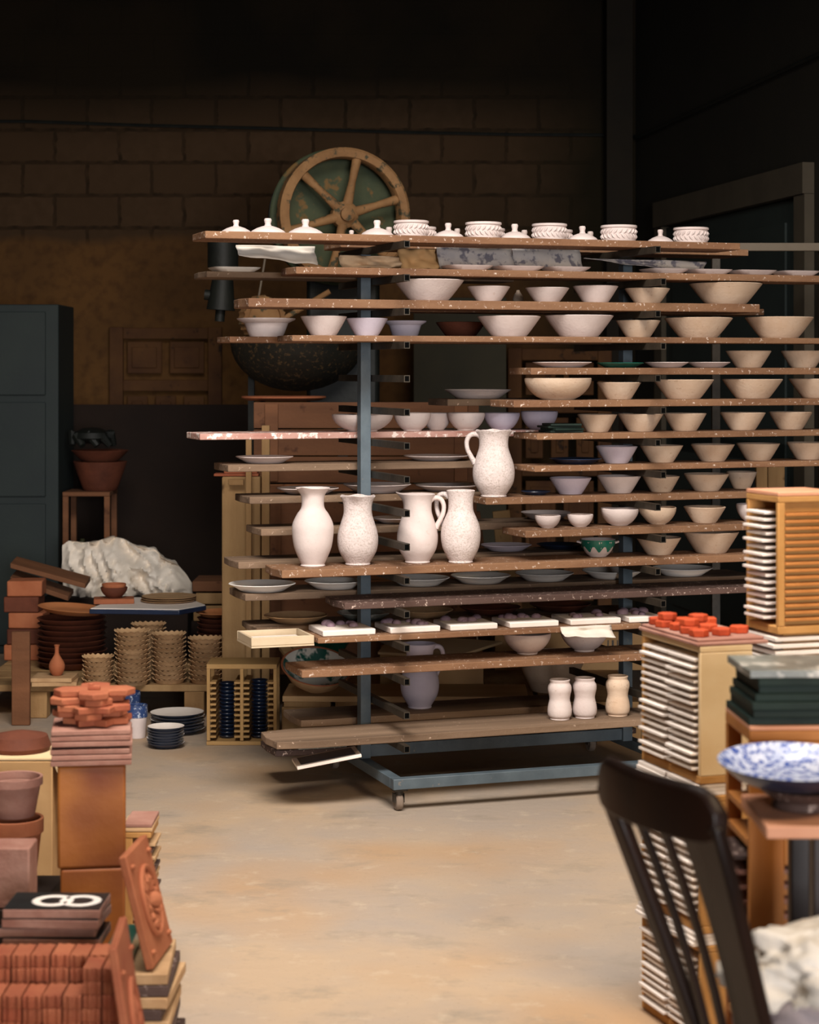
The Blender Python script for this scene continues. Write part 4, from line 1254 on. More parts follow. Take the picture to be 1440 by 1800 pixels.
# tilted brown boards at the left edge, bricks below them
for i, (ya, yb, Y, lb) in enumerate(((990, 1026, 9.9, 'upper reddish board slanting down at the left edge'), (1014, 1048, 9.9, 'lower brown board slanting down at the left edge'))):
    q0, q1 = at(18, ya, Y), at(150-30*i, yb, Y)
    o = MB().obox((0, 0, 0), q1-q0, (0, .16, .02), (0, 0, -.025)).build('slanting_board', m_crate, loc=q0, bev=.003); tag(o, lb, 'board')
for i in range(5):
    z0 = bz+i*.078
    q = at(40, 1100, 9.75)
    o = MB().box((0, 0, .038), (.17, .16, .076)).build('clay_block', (m_terra, m_terra_d)[i % 2], loc=(q.x+.012*(i % 3), 9.79-.0*i, z0), rotz=.05*math.sin(i*2), bev=.006)
    tag(o, 'brown clay block, %s in the pile at the far left edge' % ('lowest' if i == 0 else 'topmost' if i == 4 else nth(i)+' from bottom'), 'block', 'clay blocks at the left edge')
# support for slanting boards is the clay block pile; a dark prop board
wbox('dark_prop_board', 20, 52, 1075, 1240, 8.78, .03, m_crate, 'dark upright board at the extreme left in front of the bench', 'board').location.z = .0008
# little vase on two tiles
q = at(99, 1205, 9.02)
for i in range(2):
    o = MB().box((0, 0, .009), (.2-.012*i, .17, .018)).build('clay_tile', m_biscuit, loc=(q.x-.005*i, 9.0, bz+.0186*i), rotz=.1-.12*i, bev=.002)
    tag(o, ('lower of two pale clay tiles under the little vase', 'upper of two pale clay tiles under the little vase')[i], 'tile')
pr = spl([(.55, 0), (.62, .02), (.85, .12), (1.0, .27), (.9, .42), (.55, .58), (.3, .7), (.25, .85), (.28, .93), (.38, 1.0)])
H, Rb = .137, .036
tag(MB().lathe([(0, 0)]+[(r*Rb, z*H) for r, z in pr]+[(.3*Rb, H), (.2*Rb, H*.7), (0, H*.6)], 36).build('bottle_vase', m_terra, loc=(q.x+.006, 9.0, bz+.0378)), 'small terracotta bottle vase with thin neck on pale tiles', 'vase')
# wooden boxes right of the sack
for i, (y0, y1, dx) in enumerate(((1022, 1040, 0), (1043, 1062, 6), (1065, 1092, 2))):
    wbox('wooden_box', 338+dx, 408+dx, y0, y1, 10.0, .3, m_plank if i else m_crate, ('topmost shallow wooden box right of the white sack', 'second shallow wooden box right of the white sack', 'lowest shallow wooden box right of the white sack')[i], 'box', group='shallow boxes by the sack')
zbx = at(0, 1092, 10.0).z
tag(MB().box((0, 0, (zbx-.002)/2), (.22, .3, zbx-.002)).build('box_plinth', m_darkpanel, loc=(at(375, 1090, 10.0).x, 10.15, .001)), 'dark block beneath the shallow wooden boxes', 'block')
# ------------------------------------------------------------------ floor left: blue pots, plates, plate crate
def bluepot(px, ybase, Y, R, H, lb):
    q = at(px, ybase, Y)
    r = thing('flower_pot', (q.x, Y, .0008), lb, 'pot', 'blue-banded pots on the floor')
    MB().lathe([(0, 0), (R*.78, 0), (R*.8, .003), (R*.93, H*.62), (R*.93, H*.62+.0005)], 40).build('pot_body', m_bisque, r)
    MB().lathe([(R*.93, H*.622), (R*.98, H*.64), (R, H), (R*.94, H), (R*.9, H*.6), (R*.72, .01), (0, .01)], 40).build('pot_band', m_bluepot, r)['label'] = 'blue painted band'
bluepot(241, 1285, 8.5, .045, .14, 'white pot with a blue painted band, nearest of three')
bluepot(200, 1270, 8.72, .05, .135, 'white pot with a blue painted band, left of three')
bluepot(229, 1258, 8.88, .046, .135, 'white pot with a blue painted band, farthest of three')
def floorplates(px, Y, R, n, pitch, lb, grp, topwhite=True):
    q = at(px, 1280, Y)
    base = None
    for i in range(n):
        if base is None:
            r = thing('glazed_plate', (0, 0, 0), '', '')
            MB().lathe([(0, 0), (R*.6, 0), (R*.64, .001), (R*.97, .019), (R, .021), (R*.985, .0215)], 48).build('plate_underside', m_navy, r)['label'] = 'navy glazed underside'
            MB().lathe([(R*.985, .0218), (R*.95, .0212), (R*.66, .008), (0, .0065)], 48).build('plate_face', m_whitetile, r)
            base = r; o = r
        else: o = copy_tree(base)
        o.location = (q.x+random.uniform(-.003, .003), Y+random.uniform(-.003, .003), .001+i*pitch)
        nm = 'topmost' if i == n-1 else ('lowest' if i == 0 else nth(i)+' from bottom')
        tag(o, 'navy and white plate, %s in the %s' % (nm, lb), 'plate', grp)
floorplates(312, 8.62, .117, 6, .0135, 'larger floor stack left of the crate', 'large navy plates on the floor')
floorplates(291, 8.28, .077, 7, .0112, 'smaller floor stack in front', 'small navy plates on the floor')
# slotted wooden plate crate
x0, x1 = at(363, 1288, 8.32).x, at(487, 1288, 8.32).x
W = x1-x0; H = CZ-(1168-HY)*8.32/F
pc = thing('plate_crate', ((x0+x1)/2, 8.42, .0008), 'open ochre wooden crate with rungs holding blue plates', 'crate')
dp = .2
MB().box((0, 0, H-.01), (W, dp, .02)).build('crate_top', m_cratewood, pc, bev=.002)
MB().box((0, 0, .008), (W, dp, .016)).build('crate_base', m_cratewood, pc, bev=.002)
for x in (-W/2+.008, 0, W/2-.008):
    for y in ((-1, 1)):
        MB().box((x, y*(dp/2-.009), H/2), (.014, .016, H-.037)).build('upright', m_cratewood, pc, bev=.001)
g = MB()
for x, sgs in ((-W/2+.008, (1,)), (0, (-1, 1)), (W/2-.008, (-1,))):
    for s in sgs:
        for i in range(11):
            g.box((x+s*.0195, 0, .035+.0225*i), (.024, dp-.004, .008))
g.build('rungs', m_cratewood, pc)
xc = (x0+x1)/2
for (xx, R, n, pitch, z0, mm, lb) in ((xc+.068, .0352, 16, .0155, .0175, m_navy, 'right pile inside the open crate'), (xc-.068, .0352, 15, .0158, .0175, m_navy, 'left pile inside the open crate')):
    base = None
    for i in range(n):
        if base is None:
            base = MB().lathe([(0, 0), (R*.7, 0), (R, .010), (R*.98, .0115), (R*.7, .004), (0, .003)], 36).build('small_plate', mm); o = base
        else: o = copy_tree(base)
        o.location = (xx, 8.41, z0+.0008+i*pitch)
        nm = 'topmost' if i == n-1 else ('lowest' if i == 0 else nth(i)+' from bottom')
        tag(o, 'small navy plate, %s in the %s' % (nm, lb), 'plate', 'small plates in the open crate')
# ------------------------------------------------------------------ right foreground: kiln cassettes full of white tiles
ca = Vector((-.316, .949, 0)); cb_ = Vector((.949, .316, 0)); UZ = Vector((0, 0, 1))
def cassette(N, z0, lenA, lenB, H, label, panel_mat, open_b=False, split=1):
    """refractory tile setter: N is its near corner, face A runs away to the left, face B to the right"""
    r = thing('tile_cassette', (N.x, N.y, z0), label, 'cassette', 'tile cassettes')
    t = .012
    a, b = ca*lenA, cb_*lenB
    MB().obox(UZ*0, a, b, UZ*.018).build('cassette_base', m_ochre, r, bev=.002)
    MB().obox(UZ*(H-.014), a, b, UZ*.014).build('cassette_top', panel_mat, r, bev=.002)
    MB().obox(ca*(lenA-t)+UZ*.0183, ca*t, b, UZ*(H-.0328)).build('far_wall', m_ochre, r, bev=.002)
    if not open_b:
        MB().obox(UZ*.0183, ca*t, b, UZ*(H-.0328)).build('front_panel', panel_mat, r, bev=.002)
    else:
        MB().obox(UZ*.0183, ca*t, cb_*.018, UZ*(H-.0328)).build('front_panel', m_ochre, r, bev=.002)
        MB().obox(UZ*.0183+cb_*(lenB-.018), ca*t, cb_*.018, UZ*(H-.0328)).build('front_panel', m_ochre, r, bev=.002)
        MB().obox(UZ*.0183+cb_*.0185+ca*.03, ca*.006, cb_*(lenB-.037), UZ*(H-.0328)).build('inner_wall', m_ochre, r)
    MB().obox(ca*(t+.0005)+cb_*(lenB-.012)+UZ*.0183, ca*(lenA-2*t-.001), cb_*.012, UZ*(H-.0328)).build('back_wall', m_ochre, r)
    return r
TILE = {}
def tiles(N, z0, lenA, lenB, H, cols, n, pitch, where, mat=None, start=.026, jut=.010, open_b=False, group='white tiles in the cassettes'):
    t = .012
    t = .04 if open_b else .012
    L1 = (lenA-t-.016)/cols
    for c in range(cols):
        for i in range(n):
            w_ = L1-.006; d = lenB-.02
            key = (round(w_, 4), round(d, 4), mat)
            j = random.uniform(-.005, .008)+jut
            o0 = Vector((N.x, N.y, z0+start+i*pitch))+ca*(t+.002+c*L1+.003)-cb_*j
            if key not in TILE:
                o = MB().obox((0, 0, 0), ca*w_, cb_*d, UZ*.0065).build('wall_tile', mat or m_whitetile, bev=.001, seg=1); TILE[key] = o
            else: o = copy_tree(TILE[key])
            o.location = o0
            nm = 'topmost' if i == n-1 else 'lowest' if i == 0 else nth(i)+' from bottom'
            col_ = ('' if cols == 1 else (' near column,' if c == 0 else ' far column,'))
            tag(o, 'white tile, %s,%s %s' % (nm, col_, where), 'tile', group)
NA = Vector((.672, 4.6, 0)); lA, lB = .318, .135
HC = .318
zs = [.0008]
# column A: three cassettes with loose tiles between
def loose(N, z0, lenA, lenB, n, where, out=.02):
    z = z0
    for i in range(n):
        for c in range(2):
            L1 = lenA/2
            o = MB().obox((0, 0, 0), ca*(L1-.008), cb_*(lenB), UZ*.0085).build('loose_tile', m_whitetile, bev=.001)
            o.location = Vector((N.x, N.y, z))+ca*(c*L1+.004)-cb_*(out-.004*i+.002*c)
            tag(o, 'loose white tile, %s %s one %s' % (('lowest', 'middle', 'upper')[i], ('near', 'far')[c], where), 'tile', 'loose white tiles between cassettes')
        z += .0092
    return z
spn = .0137
z = .0008
for lvl, (nm, pm) in enumerate((('bottom cassette behind the chair', m_ochre), ('middle cassette behind the chair', m_ochre), ('cream-panelled cassette of the left column, with a cream front panel', m_cream))):
    H = (.235, .318, .318)[lvl]
    cassette(NA, z, lA, lB, H, ('ochre tile cassette, bottom of the column behind the chair', 'ochre tile cassette, middle of the column behind the chair', 'cream-panelled tile cassette on top of the left column')[lvl], pm)
    nt_ = (11, 15, 16)[lvl]
    tiles(NA, z, lA, lB, H, 2, nt_, (H-.05)/nt_, nm.split(',')[0], start=.03)
    z += H+.0008
    if lvl < 2: z = loose(NA, z, lA, lB, 3, ('under the middle cassette', 'under the top cream-panelled cassette')[lvl], .018)+.0004
zA = z
# pink slab and red tile fragments on top
sp = thing('pink_slab', (NA.x, NA.y, zA), 'pinkish clay slab on top of the left tile column', 'slab')
MB().obox(ca*.0-cb_*.008, ca*(lA+.0), cb_*(lB+.05), UZ*.008).build('slab_lower', m_pinktile, sp, bev=.002)
MB().obox(ca*.01-cb_*.002+UZ*.0083, ca*(lA-.012), cb_*(lB+.038), UZ*.007).build('slab_upper', m_pinktile, sp, bev=.002)
zA += .0158
k = 0
def star_piece(loc, rz, s, mat, label, tilt=0):
    g = MB(); poly = []
    for i in range(12):
        t = 2*PI*i/12; rr = s*(1 if i % 2 else .8)
        poly.append((rr*math.cos(t), rr*math.sin(t)))
    o = g.prism(poly, 0, s*.7).build('star_tile', mat, loc=loc, bev=.0025)
    o.rotation_euler = (tilt, 0, rz)
    return tag(o, label, 'tile piece', 'small red clay pieces on the left tile column')
def on_slab(a, b): return Vector((NA.x, NA.y, zA))+ca*a+cb_*b
red = [(.290, .030), (.235, .022), (.175, .032), (.112, .026), (.262, .088), (.200, .092), (.137, .090), (.060, .085), (.055, .024), (.250, .145), (.085, .145)]
px_ = [720+on_slab(a, b).x*F/on_slab(a, b).y for a, b in red]
for i, (a, b) in enumerate(red):
    star_piece(on_slab(a, b), i*.7, .0245, m_terra_r, 'chunky red clay piece, %s from left on the pink slab' % nth(sorted(px_).index(px_[i])))
for i, (a, b) in enumerate(((.236, .030), (.118, .03), (.19, .09))):
    star_piece(on_slab(a, b)+Vector((0, 0, .0176)), .5+i, .024, m_terra_r, ('chunky red clay piece stacked on another, front left', 'chunky red clay piece stacked on another, front right', 'chunky red clay piece stacked on another, at the back')[i])
# column C to the right
NC = Vector((.866, 4.675, 0)); lC, lD = .158, .16
z = .0008
Hs = (.44, .44, .335)
for lvl in range(2):
    cassette(NC, z, lC, lD, Hs[lvl], ('ochre tile cassette, bottom of the right column', 'ochre tile cassette, middle of the right column')[lvl], m_ochre)
    tiles(NC, z, lC, lD, Hs[lvl], 1, 22, .0175, ('bottom cassette of the right column', 'middle cassette of the right column')[lvl], start=.03) if lvl == 1 else None
    z += Hs[lvl]+.0008
for i in range(4):
    o = MB().obox((0, 0, 0), ca*(lC-.004), cb_*.165, UZ*.009).build('loose_tile', m_whitetile, bev=.001)
    o.location = Vector((NC.x, NC.y, z))+ca*.002-cb_*(.012-.006*(i % 2)); z += .0162
    # spacer strips between tiles
    tag(o, 'loose white tile, %s of four below the tall ribbed cassette' % ('lowest', 'second', 'third', 'uppermost')[i], 'tile', 'loose white tiles on the right column')
    if i < 3 or True:
        sp_ = MB().obox((0, 0, 0), ca*.1, cb_*.1, UZ*.0058).build('tile_spacer', m_ochre); sp_.location = Vector((NC.x, NC.y, z-.0068))+ca*.03+cb_*.03
        tag(sp_, 'ochre spacer above the %s loose tile of the right column' % ('lowest', 'second', 'third', 'uppermost')[i], 'spacer')
z += .0006
ztopC = at(0, 872, 4.7).z
HCc = max(.28, ztopC-z)
cassette(NC, z, lC, lD, HCc, 'tall ochre tile cassette with ribbed front on top of the right column', m_ochre, open_b=True)
tiles(NC, z, lC, lD, HCc, 1, 16, (HCc-.06)/16, 'tall ribbed cassette', start=.032, jut=.012, open_b=True)
g = MB()
for i in range(16):
    g.obox(Vector((NC.x, NC.y, z+.03+i*(HCc-.06)/16))+cb_*.0187-ca*.002, ca*.03, cb_*(lD-.038), UZ*.007)
o = g.build('ribs', m_orangewood, shift=(NC.x, NC.y, z), bev=.001); o.parent = [q for q in bpy.data.objects if q.get('label', '').startswith('tall ochre tile cassette')][0]
tag(MB().obox((0, 0, 0), ca*(lC-.0), cb_*lD, UZ*.01).build('cover_slab', m_orange_slab, bev=.002), 'pale slab covering the tall ribbed cassette', 'slab').location = Vector((NC.x, NC.y, z+HCc+.0006))

# ------------------------------------------------------------------ right foreground: orange wooden shelving with dark tiles and plate
sX, sY = .655, 3.98
ua = Vector((-.05, .9987, 0)).normalized(); ub = Vector((.9987, .05, 0)).normalized()
SN = at(1318, 1250, 3.75); SN.z = 0
sh = thing('shelf_unit', (SN.x, SN.y, 0.0008), 'orange wooden shelf unit at the right edge holding dark tiles', 'shelf unit')
la, lb_ = .22, .34
ztop = at(0, 1258, 3.75).z-.03
zl = [.05, .30, at(0, 1495, 3.75).z, at(0, 1432, 3.8).z, ztop-.1]
for q0 in (Vector((0, 0, 0)), ub*(lb_-.03)):
    for q1 in (Vector((0, 0, 0)), ua*(la-.018)):
        wv = ub*(.066 if q0.length == 0 and q1.length == 0 else .03)
        MB().obox(q0+q1, wv, ua*.018, UZ*(ztop-.0203)).build('upright', m_orangewood, sh, bev=.002)
for z_ in zl:
    MB().obox(ub*.001+ua*.0186+UZ*z_, ub*(lb_-.002), ua*(la-.0372), UZ*.014).build('shelf', m_orangewood, sh, bev=.002)
MB().obox(UZ*(ztop-.020), ub*lb_, ua*la, UZ*.02).build('top_board', m_orangewood, sh, bev=.002)
MB().obox(ub*.0665-ua*.0005+UZ*(ztop-.115), ub*(lb_-.098), ua*.016, UZ*.094).build('front_panel', m_orangewood, sh, bev=.002)
MB().obox(ub*.0665-ua*.0005+UZ*(zl[2]-.03), ub*(lb_-.098), ua*.016, UZ*.10).build('front_panel', m_orangewood, sh, bev=.002)
# tiles lying inside
for i in range(5):
    z_ = at(0, 1638-27*i, 3.7).z
    o = MB().obox((0, 0, 0), ua*(la-.07), ub*.2, UZ*.009).build('dark_tile', m_pinktile if i < 4 else m_board_dark, bev=.0015)
    o.location = Vector((SN.x, SN.y, z_))+ua*.03-ub*.022
    tag(o, 'brown tile, %s in the open side of the orange shelf unit' % ('lowest', 'second from bottom', 'middle', 'fourth from bottom', 'topmost')[i], 'tile', 'brown tiles in the shelf unit')
    sp_ = MB().obox((0, 0, 0), ua*.1, ub*.1, UZ*(.0255 if i else z_-.3155-.001)).build('tile_spacer', m_orangewood)
    zz = z_-.0262 if i else .3155
    sp_.scale.z = 1; sp_.location = Vector((SN.x, SN.y, zz if i else .3155))+ua*.06+ub*.08
    if i: sp_.scale.z = max(.2, ((z_-(at(0, 1638-27*(i-1), 3.7).z+.0095))-.0006)/.0255); sp_.location.z = at(0, 1638-27*(i-1), 3.7).z+.0097
    tag(sp_, 'wooden spacer below the %s brown tile in the shelf unit' % ('lowest', 'second', 'middle', 'fourth', 'topmost')[i], 'spacer')
# salmon slab over the shelf top, then dark green tiles
zz = .0008+ztop+.0006
o = MB().obox((0, 0, 0), ub*lb_, ua*la, UZ*.008).build('salmon_slab', m_orange_slab, bev=.002); o.location = Vector((SN.x, SN.y, zz))
tag(o, 'salmon coloured slab under the dark green tiles', 'slab')
zz += .0086
for i in range(7):
    th = .0145
    last = i == 6
    o = MB().obox((0, 0, 0), ub*.31, ua*(.205), UZ*th).build('thick_tile', m_greytile if last else m_darkgreen, bev=.0015)
    o.location = Vector((SN.x, SN.y, zz))+ub*(.004+.004*math.sin(i*2.1)+.004*i*(i < 6)-.004)+ua*(.006*math.cos(i*1.7)+.002)
    tag(o, 'grey marbled tile topmost on the dark green stack' if last else 'thick dark green tile, %s in the stack on the shelf unit' % ('lowest' if i == 0 else nth(i)+' from bottom'), 'tile', 'dark green tiles on the shelf unit')
    zz += th+.0006

# stool carrying the blue plate, in front
yp = 3.52
ctr = at(1392, 1338, yp)
Rp = (1392-1262)*yp/F
ts = thing('side_table', (ctr.x+.02, yp-.01, .0008), 'small table with a salmon top under the blue painted plate', 'table')
zt = at(0, 1425, 3.5).z
MB().box((.06, 0, zt-.012), (.3, .26, .022)).build('tabletop', m_orange_slab, ts, bev=.003)
for x in (.01, .19):
    for y in (-.1, .1):
        MB().box((x, y, (zt-.0235)/2), (.035, .035, zt-.0235)).build('leg', m_chair, ts, bev=.003)
zpl = ctr.z-.036
bw = thing('wooden_pot', (ctr.x+.02, yp+.0, zt+.0008-.0), 'dark wooden bowl stand under the blue painted plate', 'stand')
hp = zpl-zt-.010
MB().lathe([(0, 0), (.05, 0), (.055, .004), (.05, hp*.4), (.075, hp*.85), (.08, hp), (0, hp)], 40).build('stand_body', m_board_dark, bw)
bp_ = thing('painted_plate', (ctr.x, yp, zpl), 'large blue and white painted plate at the right edge', 'plate')
MB().lathe([(0, 0), (Rp*.6, 0), (Rp*.75, .008), (Rp*.985, .034), (Rp, .037)], 64).build('plate_underside', m_navy, bp_)
MB().lathe([(Rp, .0372), (Rp*.97, .0385), (Rp*.76, .0145), (Rp*.6, .007), (0, .006)], 64).build('plate_face', m_bluewhite, bp_)['label'] = 'white face with blue painted sprays'
bp_.rotation_euler = (math.radians(4), 0, 0)
# ------------------------------------------------------------------ chair
FN = Vector((.475, 2.92, 0)); FF = Vector((.34, 3.2, 0))       # near and far ends of the top rail
w0 = (FF-FN); wl = w0.length; cd_ = w0.normalized(); cn = Vector((cd_.y, -cd_.x, 0))  # cn points to the seat side (right, toward +x)
if cn.x < 0: cn = -cn
chl = thing('wooden_chair', ((FN+FF)/2+cn*.12), 'dark brown wooden chair with slatted back in the right foreground', 'chair')
base = Vector(chl.location)
def cp(s, d, z): return FN+cd_*(wl*s)+cn*d+Vector((0, 0, z))-base      # s along the back, d toward the seat
ZT, ZS = .955, .46
def lean(z): return .11-.16*(z-ZS)/(ZT-ZS)
def sidepos(s, z):
    """stiles draw together toward the seat"""
    f = (z-ZS)/(ZT-ZS); m = .5+(s-.5)*(.62+.38*f)
    return cp(m, lean(z), z)
def strip(s0, s1, wtop, wbot, thick, z0, z1, n=9):
    g = MB(); rows = []
    for i in range(n+1):
        z = z0+(z1-z0)*i/n; f = i/n
        c = sidepos(s0+(s1-s0)*f, z); hw = (wbot+(wtop-wbot)*f)/2
        bow = cn*(.012*math.sin(f*PI))
        for a, b_ in ((-hw, -thick/2), (hw, -thick/2), (hw, thick/2), (-hw, thick/2)):
            g.v.append(c+cd_*a+cn*b_+bow)
    for i in range(n):
        for j in range(4):
            k = (j+1) % 4
            g.f.append((i*4+j, i*4+k, i*4+4+k, i*4+4+j))
    g.f += [(0, 1, 2, 3), (n*4+3, n*4+2, n*4+1, n*4)]
    return g
strip(.05, .035, .066, .052, .024, .0, .905).build('back_stile', m_chair, chl, bev=.006)
strip(.965, .98, .040, .034, .024, .0, .905).build('back_stile', m_chair, chl, bev=.006)
for s, wd in ((.22, .05), (.5, .022), (.74, .022)):
    strip(s+.0, s, wd, wd*.75, .011, ZS+.003, .885).build('back_slat', m_chair, chl, bev=.003)
# top rail: tall curved board with rounded ends
g = MB(); n = 18
for i in range(n+1):
    s = -.03+1.045*i/n
    e = min(1, min(i, n-i)/3.0); e = math.sqrt(1-(1-e)**2)
    bow = -.028*(1-(2*s-1)**2)
    zm = .905; hh = .042*(.45+.55*e)
    c = cp(s, lean(zm)+bow+.004, zm+.012*e)
    for a, b_ in ((-.012, -hh), (.012, -hh), (.014, hh*.8), (.006, hh), (-.006, hh), (-.014, hh*.8)):
        g.v.append(c+cn*a+Vector((0, 0, b_)))
for i in range(n):
    for j in range(6):
        k = (j+1) % 6; g.f.append((i*6+j, i*6+k, i*6+6+k, i*6+6+j))
g.f += [tuple(range(6)), tuple(range(n*6, n*6+6))[::-1]]
g.build('top_rail', m_chair, chl, smooth=50, bev=.003)
# seat and legs (below the frame)
g = MB(); poly = []
for i in range(28):
    t = 2*PI*i/28
    x = math.copysign(abs(math.cos(t))**.6, math.cos(t)); y = math.copysign(abs(math.sin(t))**.6, math.sin(t))
    p = cp(.5+.55*x, .30+.20*y, 0); poly.append((p.x, p.y))
g.prism(poly, ZS-.03, ZS); g.build('seat', m_chair, chl, bev=.006)
for s in (.12, .88):
    MB().tube([cp(s, .46, ZS-.031), cp(s-.02 if s < .5 else s+.02, .49, .0)], [.019, .014], 12).build('leg', m_chair, chl)
    a = cp(s, .12, ZS-.1)
for s in (.1, .9):
    MB().tube([cp(s, .16, .2), cp(s, .46, .2)], .009, 10).build('stretcher', m_chair, chl)
# ------------------------------------------------------------------ white sack on the chair seat
sp0 = (FN+FF)/2+cn*.295+Vector((0, 0, ZS+.0008))
sk = thing('cloth_sack', sp0, 'crumpled white and grey cloth sack lying on the seat of the dark chair', 'sack')
def sackpart(name, mat, c, size, seed, amp, crease, label):
    g = MB(); n, m = 80, 40
    for j in range(m+1):
        ph = PI*j/m
        for i in range(n):
            t = 2*PI*i/n
            d = Vector((math.sin(ph)*math.cos(t), math.sin(ph)*math.sin(t), math.cos(ph)))
            r = 1+noise.noise(d*1.7+Vector((seed, 0, 0)))*amp-abs(noise.noise(d*3+Vector((0, seed, 3))))*crease*2-abs(noise.noise(d*7+Vector((seed, seed, 1))))*crease*.8
            p = Vector((d.x*size[0]*r, d.y*size[1]*r, d.z*size[2]*r))+Vector(c)
            p.z = max(p.z, 0); g.v.append(p)
    for j in range(m):
        for i in range(n):
            k = (i+1) % n; g.f.append((j*n+i, (j+1)*n+i, (j+1)*n+k, j*n+k))
    g.build(name, mat, sk, smooth=70)['label'] = label
sackpart('bag_body', m_sackgrey, (0, 0, .055), (.17, .17, .10), 3.1, .12, .05, 'lilac-grey lower bag')
sackpart('bag_top', m_plastic, (-.01, .0, .145), (.15, .13, .075), 8.3, .4, .16, 'white crumpled upper cloth')
# ------------------------------------------------------------------ left foreground
YL = 4.8
def zy(py, Y): return at(0, py, Y).z
x0, x1 = at(92, 1345, YL).x, at(211, 1345, YL).x
zB = [.0008, zy(1700, YL), zy(1527, YL), zy(1346, YL)]
for i in range(3):
    H = zB[i+1]-zB[i]-.0012
    r = thing('fireclay_box', ((x0+x1)/2+(.003 if i == 1 else 0), YL+.085, zB[i]), ('brown fireclay block, lowest of three at the left', 'brown fireclay block, middle of three at the left', 'tall brown fireclay block, top of three under the pink tiles')[i], 'block', 'brown fireclay blocks', rotz=.155)
    Wd = (x1-x0)*(1, .95, 1)[i]
    g = MB()
    g.box((0, 0, H/2), (Wd, .165, H)); g.build('block_body', m_brown, r, bev=.007, seg=3)
z = zB[3]+.0002
for i in range(6):
    w_ = .193-.002*(i % 3)
    o = MB().box((0, 0, .006), (w_, .19, .012)).build('square_tile', m_pinktile, loc=((x0+x1)/2+.002*math.sin(i*2.4), YL+.09, z), rotz=.04*math.sin(i*3.1)+.13, bev=.002)
    tag(o, 'square pink clay tile, %s in the stack on the brown blocks' % ('lowest' if i == 0 else 'topmost' if i == 5 else nth(i)+' from bottom'), 'tile', 'pink tiles on the brown blocks')
    z += .0138 if i != 2 else .0185
    if i == 2:
        s_ = MB().box((0, 0, .002), (.12, .12, .0042)).build('tile_spacer', m_board_dark, loc=((x0+x1)/2, YL+.09, z-.0062)); tag(s_, 'dark spacer in the middle of the pink tile stack', 'spacer')
# star and cross tiles
def star8(R, r):
    p = []
    for i in range(16):
        t = 2*PI*i/16+PI/16*0; rr = R if i % 2 == 0 else r
        p.append((rr*math.cos(t), rr*math.sin(t)))
    return p
def cross(R, w_):
    p = []
    for k in range(4):
        a = PI/2*k
        for (x, y) in ((w_, -w_), (R*.8, -w_), (R, 0), (R*.8, w_)):
            p.append((x*math.cos(a)-y*math.sin(a), x*math.sin(a)+y*math.cos(a)))
    return p
xc = (x0+x1)/2
z += .0006
lay = [(.012, 's', .4, .088, .02), (-.006, 'c', .1, .092, .015), (.006, 's', .55, .096, .0), (-.01, 'c', .5, .098, .012), (.006, 'c', .12, .1, .01)]
for i, (dx, kd, rz, R, dy) in enumerate(lay):
    o = MB().prism(star8(R, R*.74) if kd == 's' else cross(R, R*.36), 0, .0165).build('star_shaped_tile' if kd == 's' else 'cross_shaped_tile', m_terra_o, loc=(xc+dx, YL+.08+dy, z), rotz=rz, bev=.003)
    tag(o, 'orange terracotta %s tile, %s in the heap on the pink tiles' % ('star-shaped' if kd == 's' else 'cross-shaped', 'lowest' if i == 0 else 'topmost' if i == 4 else nth(i)+' from bottom'), 'tile', 'star and cross tiles')
    z += .0171
o = MB().box((0, 0, .005), (.03, .012, .010)).box((-.008, 0, .012), (.012, .01, .008)).build('clay_chip', m_terra_o, loc=(xc+.01, YL+.06, z), bev=.002)
tag(o, 'little clay chip lying on the topmost star and cross tile', 'chip')
# cassette with tiles standing behind the blocks, to the right
NB = Vector((at(228, 1450, 5.05).x, 5.05, 0))
xa, xb = at(214, 1450, 5.1).x, at(266, 1450, 5.1).x
zc = zy(1462, 5.1)
r = thing('tile_rack', ((xa+xb)/2, 5.17, .0008), 'narrow ochre rack of clay tiles standing right of the brown blocks', 'rack')
H = zc-.001
MB().box((0, 0, H-.008), (xb-xa, .15, .014)).build('rack_top', m_ochre, r, bev=.002)
MB().box((0, 0, .008), (xb-xa, .15, .014)).build('rack_base', m_ochre, r, bev=.002)
for y in (-.069, .069):
    MB().box((-.02, y, H/2), (.02, .01, H-.032)).build('upright', m_ochre, r, bev=.001)
nT = 20
for i in range(nT):
    o = MB().box((0, 0, .004), (.075, .12, .008)).build('clay_tile', m_biscuit if i % 3 else m_board_dark, loc=((xa+xb)/2+.006+.004*math.sin(i*2.7), 5.17, .018+i*(H-.04)/nT), bev=.001)
    tag(o, 'clay tile, %s in the narrow ochre rack' % ('lowest' if i == 0 else 'topmost' if i == nT-1 else nth(i)+' from bottom'), 'tile', 'clay tiles in the narrow rack')
    s_ = None
for i in range(2):
    o = MB().box((0, 0, .005), (.082-.01*i, .15, .010)).build('square_tile', m_pinktile if i else m_biscuit, loc=((xa+xb)/2+.004*i, 5.17, zc+.0006+.0108*i), bev=.002)
    tag(o, ('lower clay tile lying on top of the narrow ochre rack', 'upper pink tile lying on top of the narrow ochre rack')[i], 'tile')
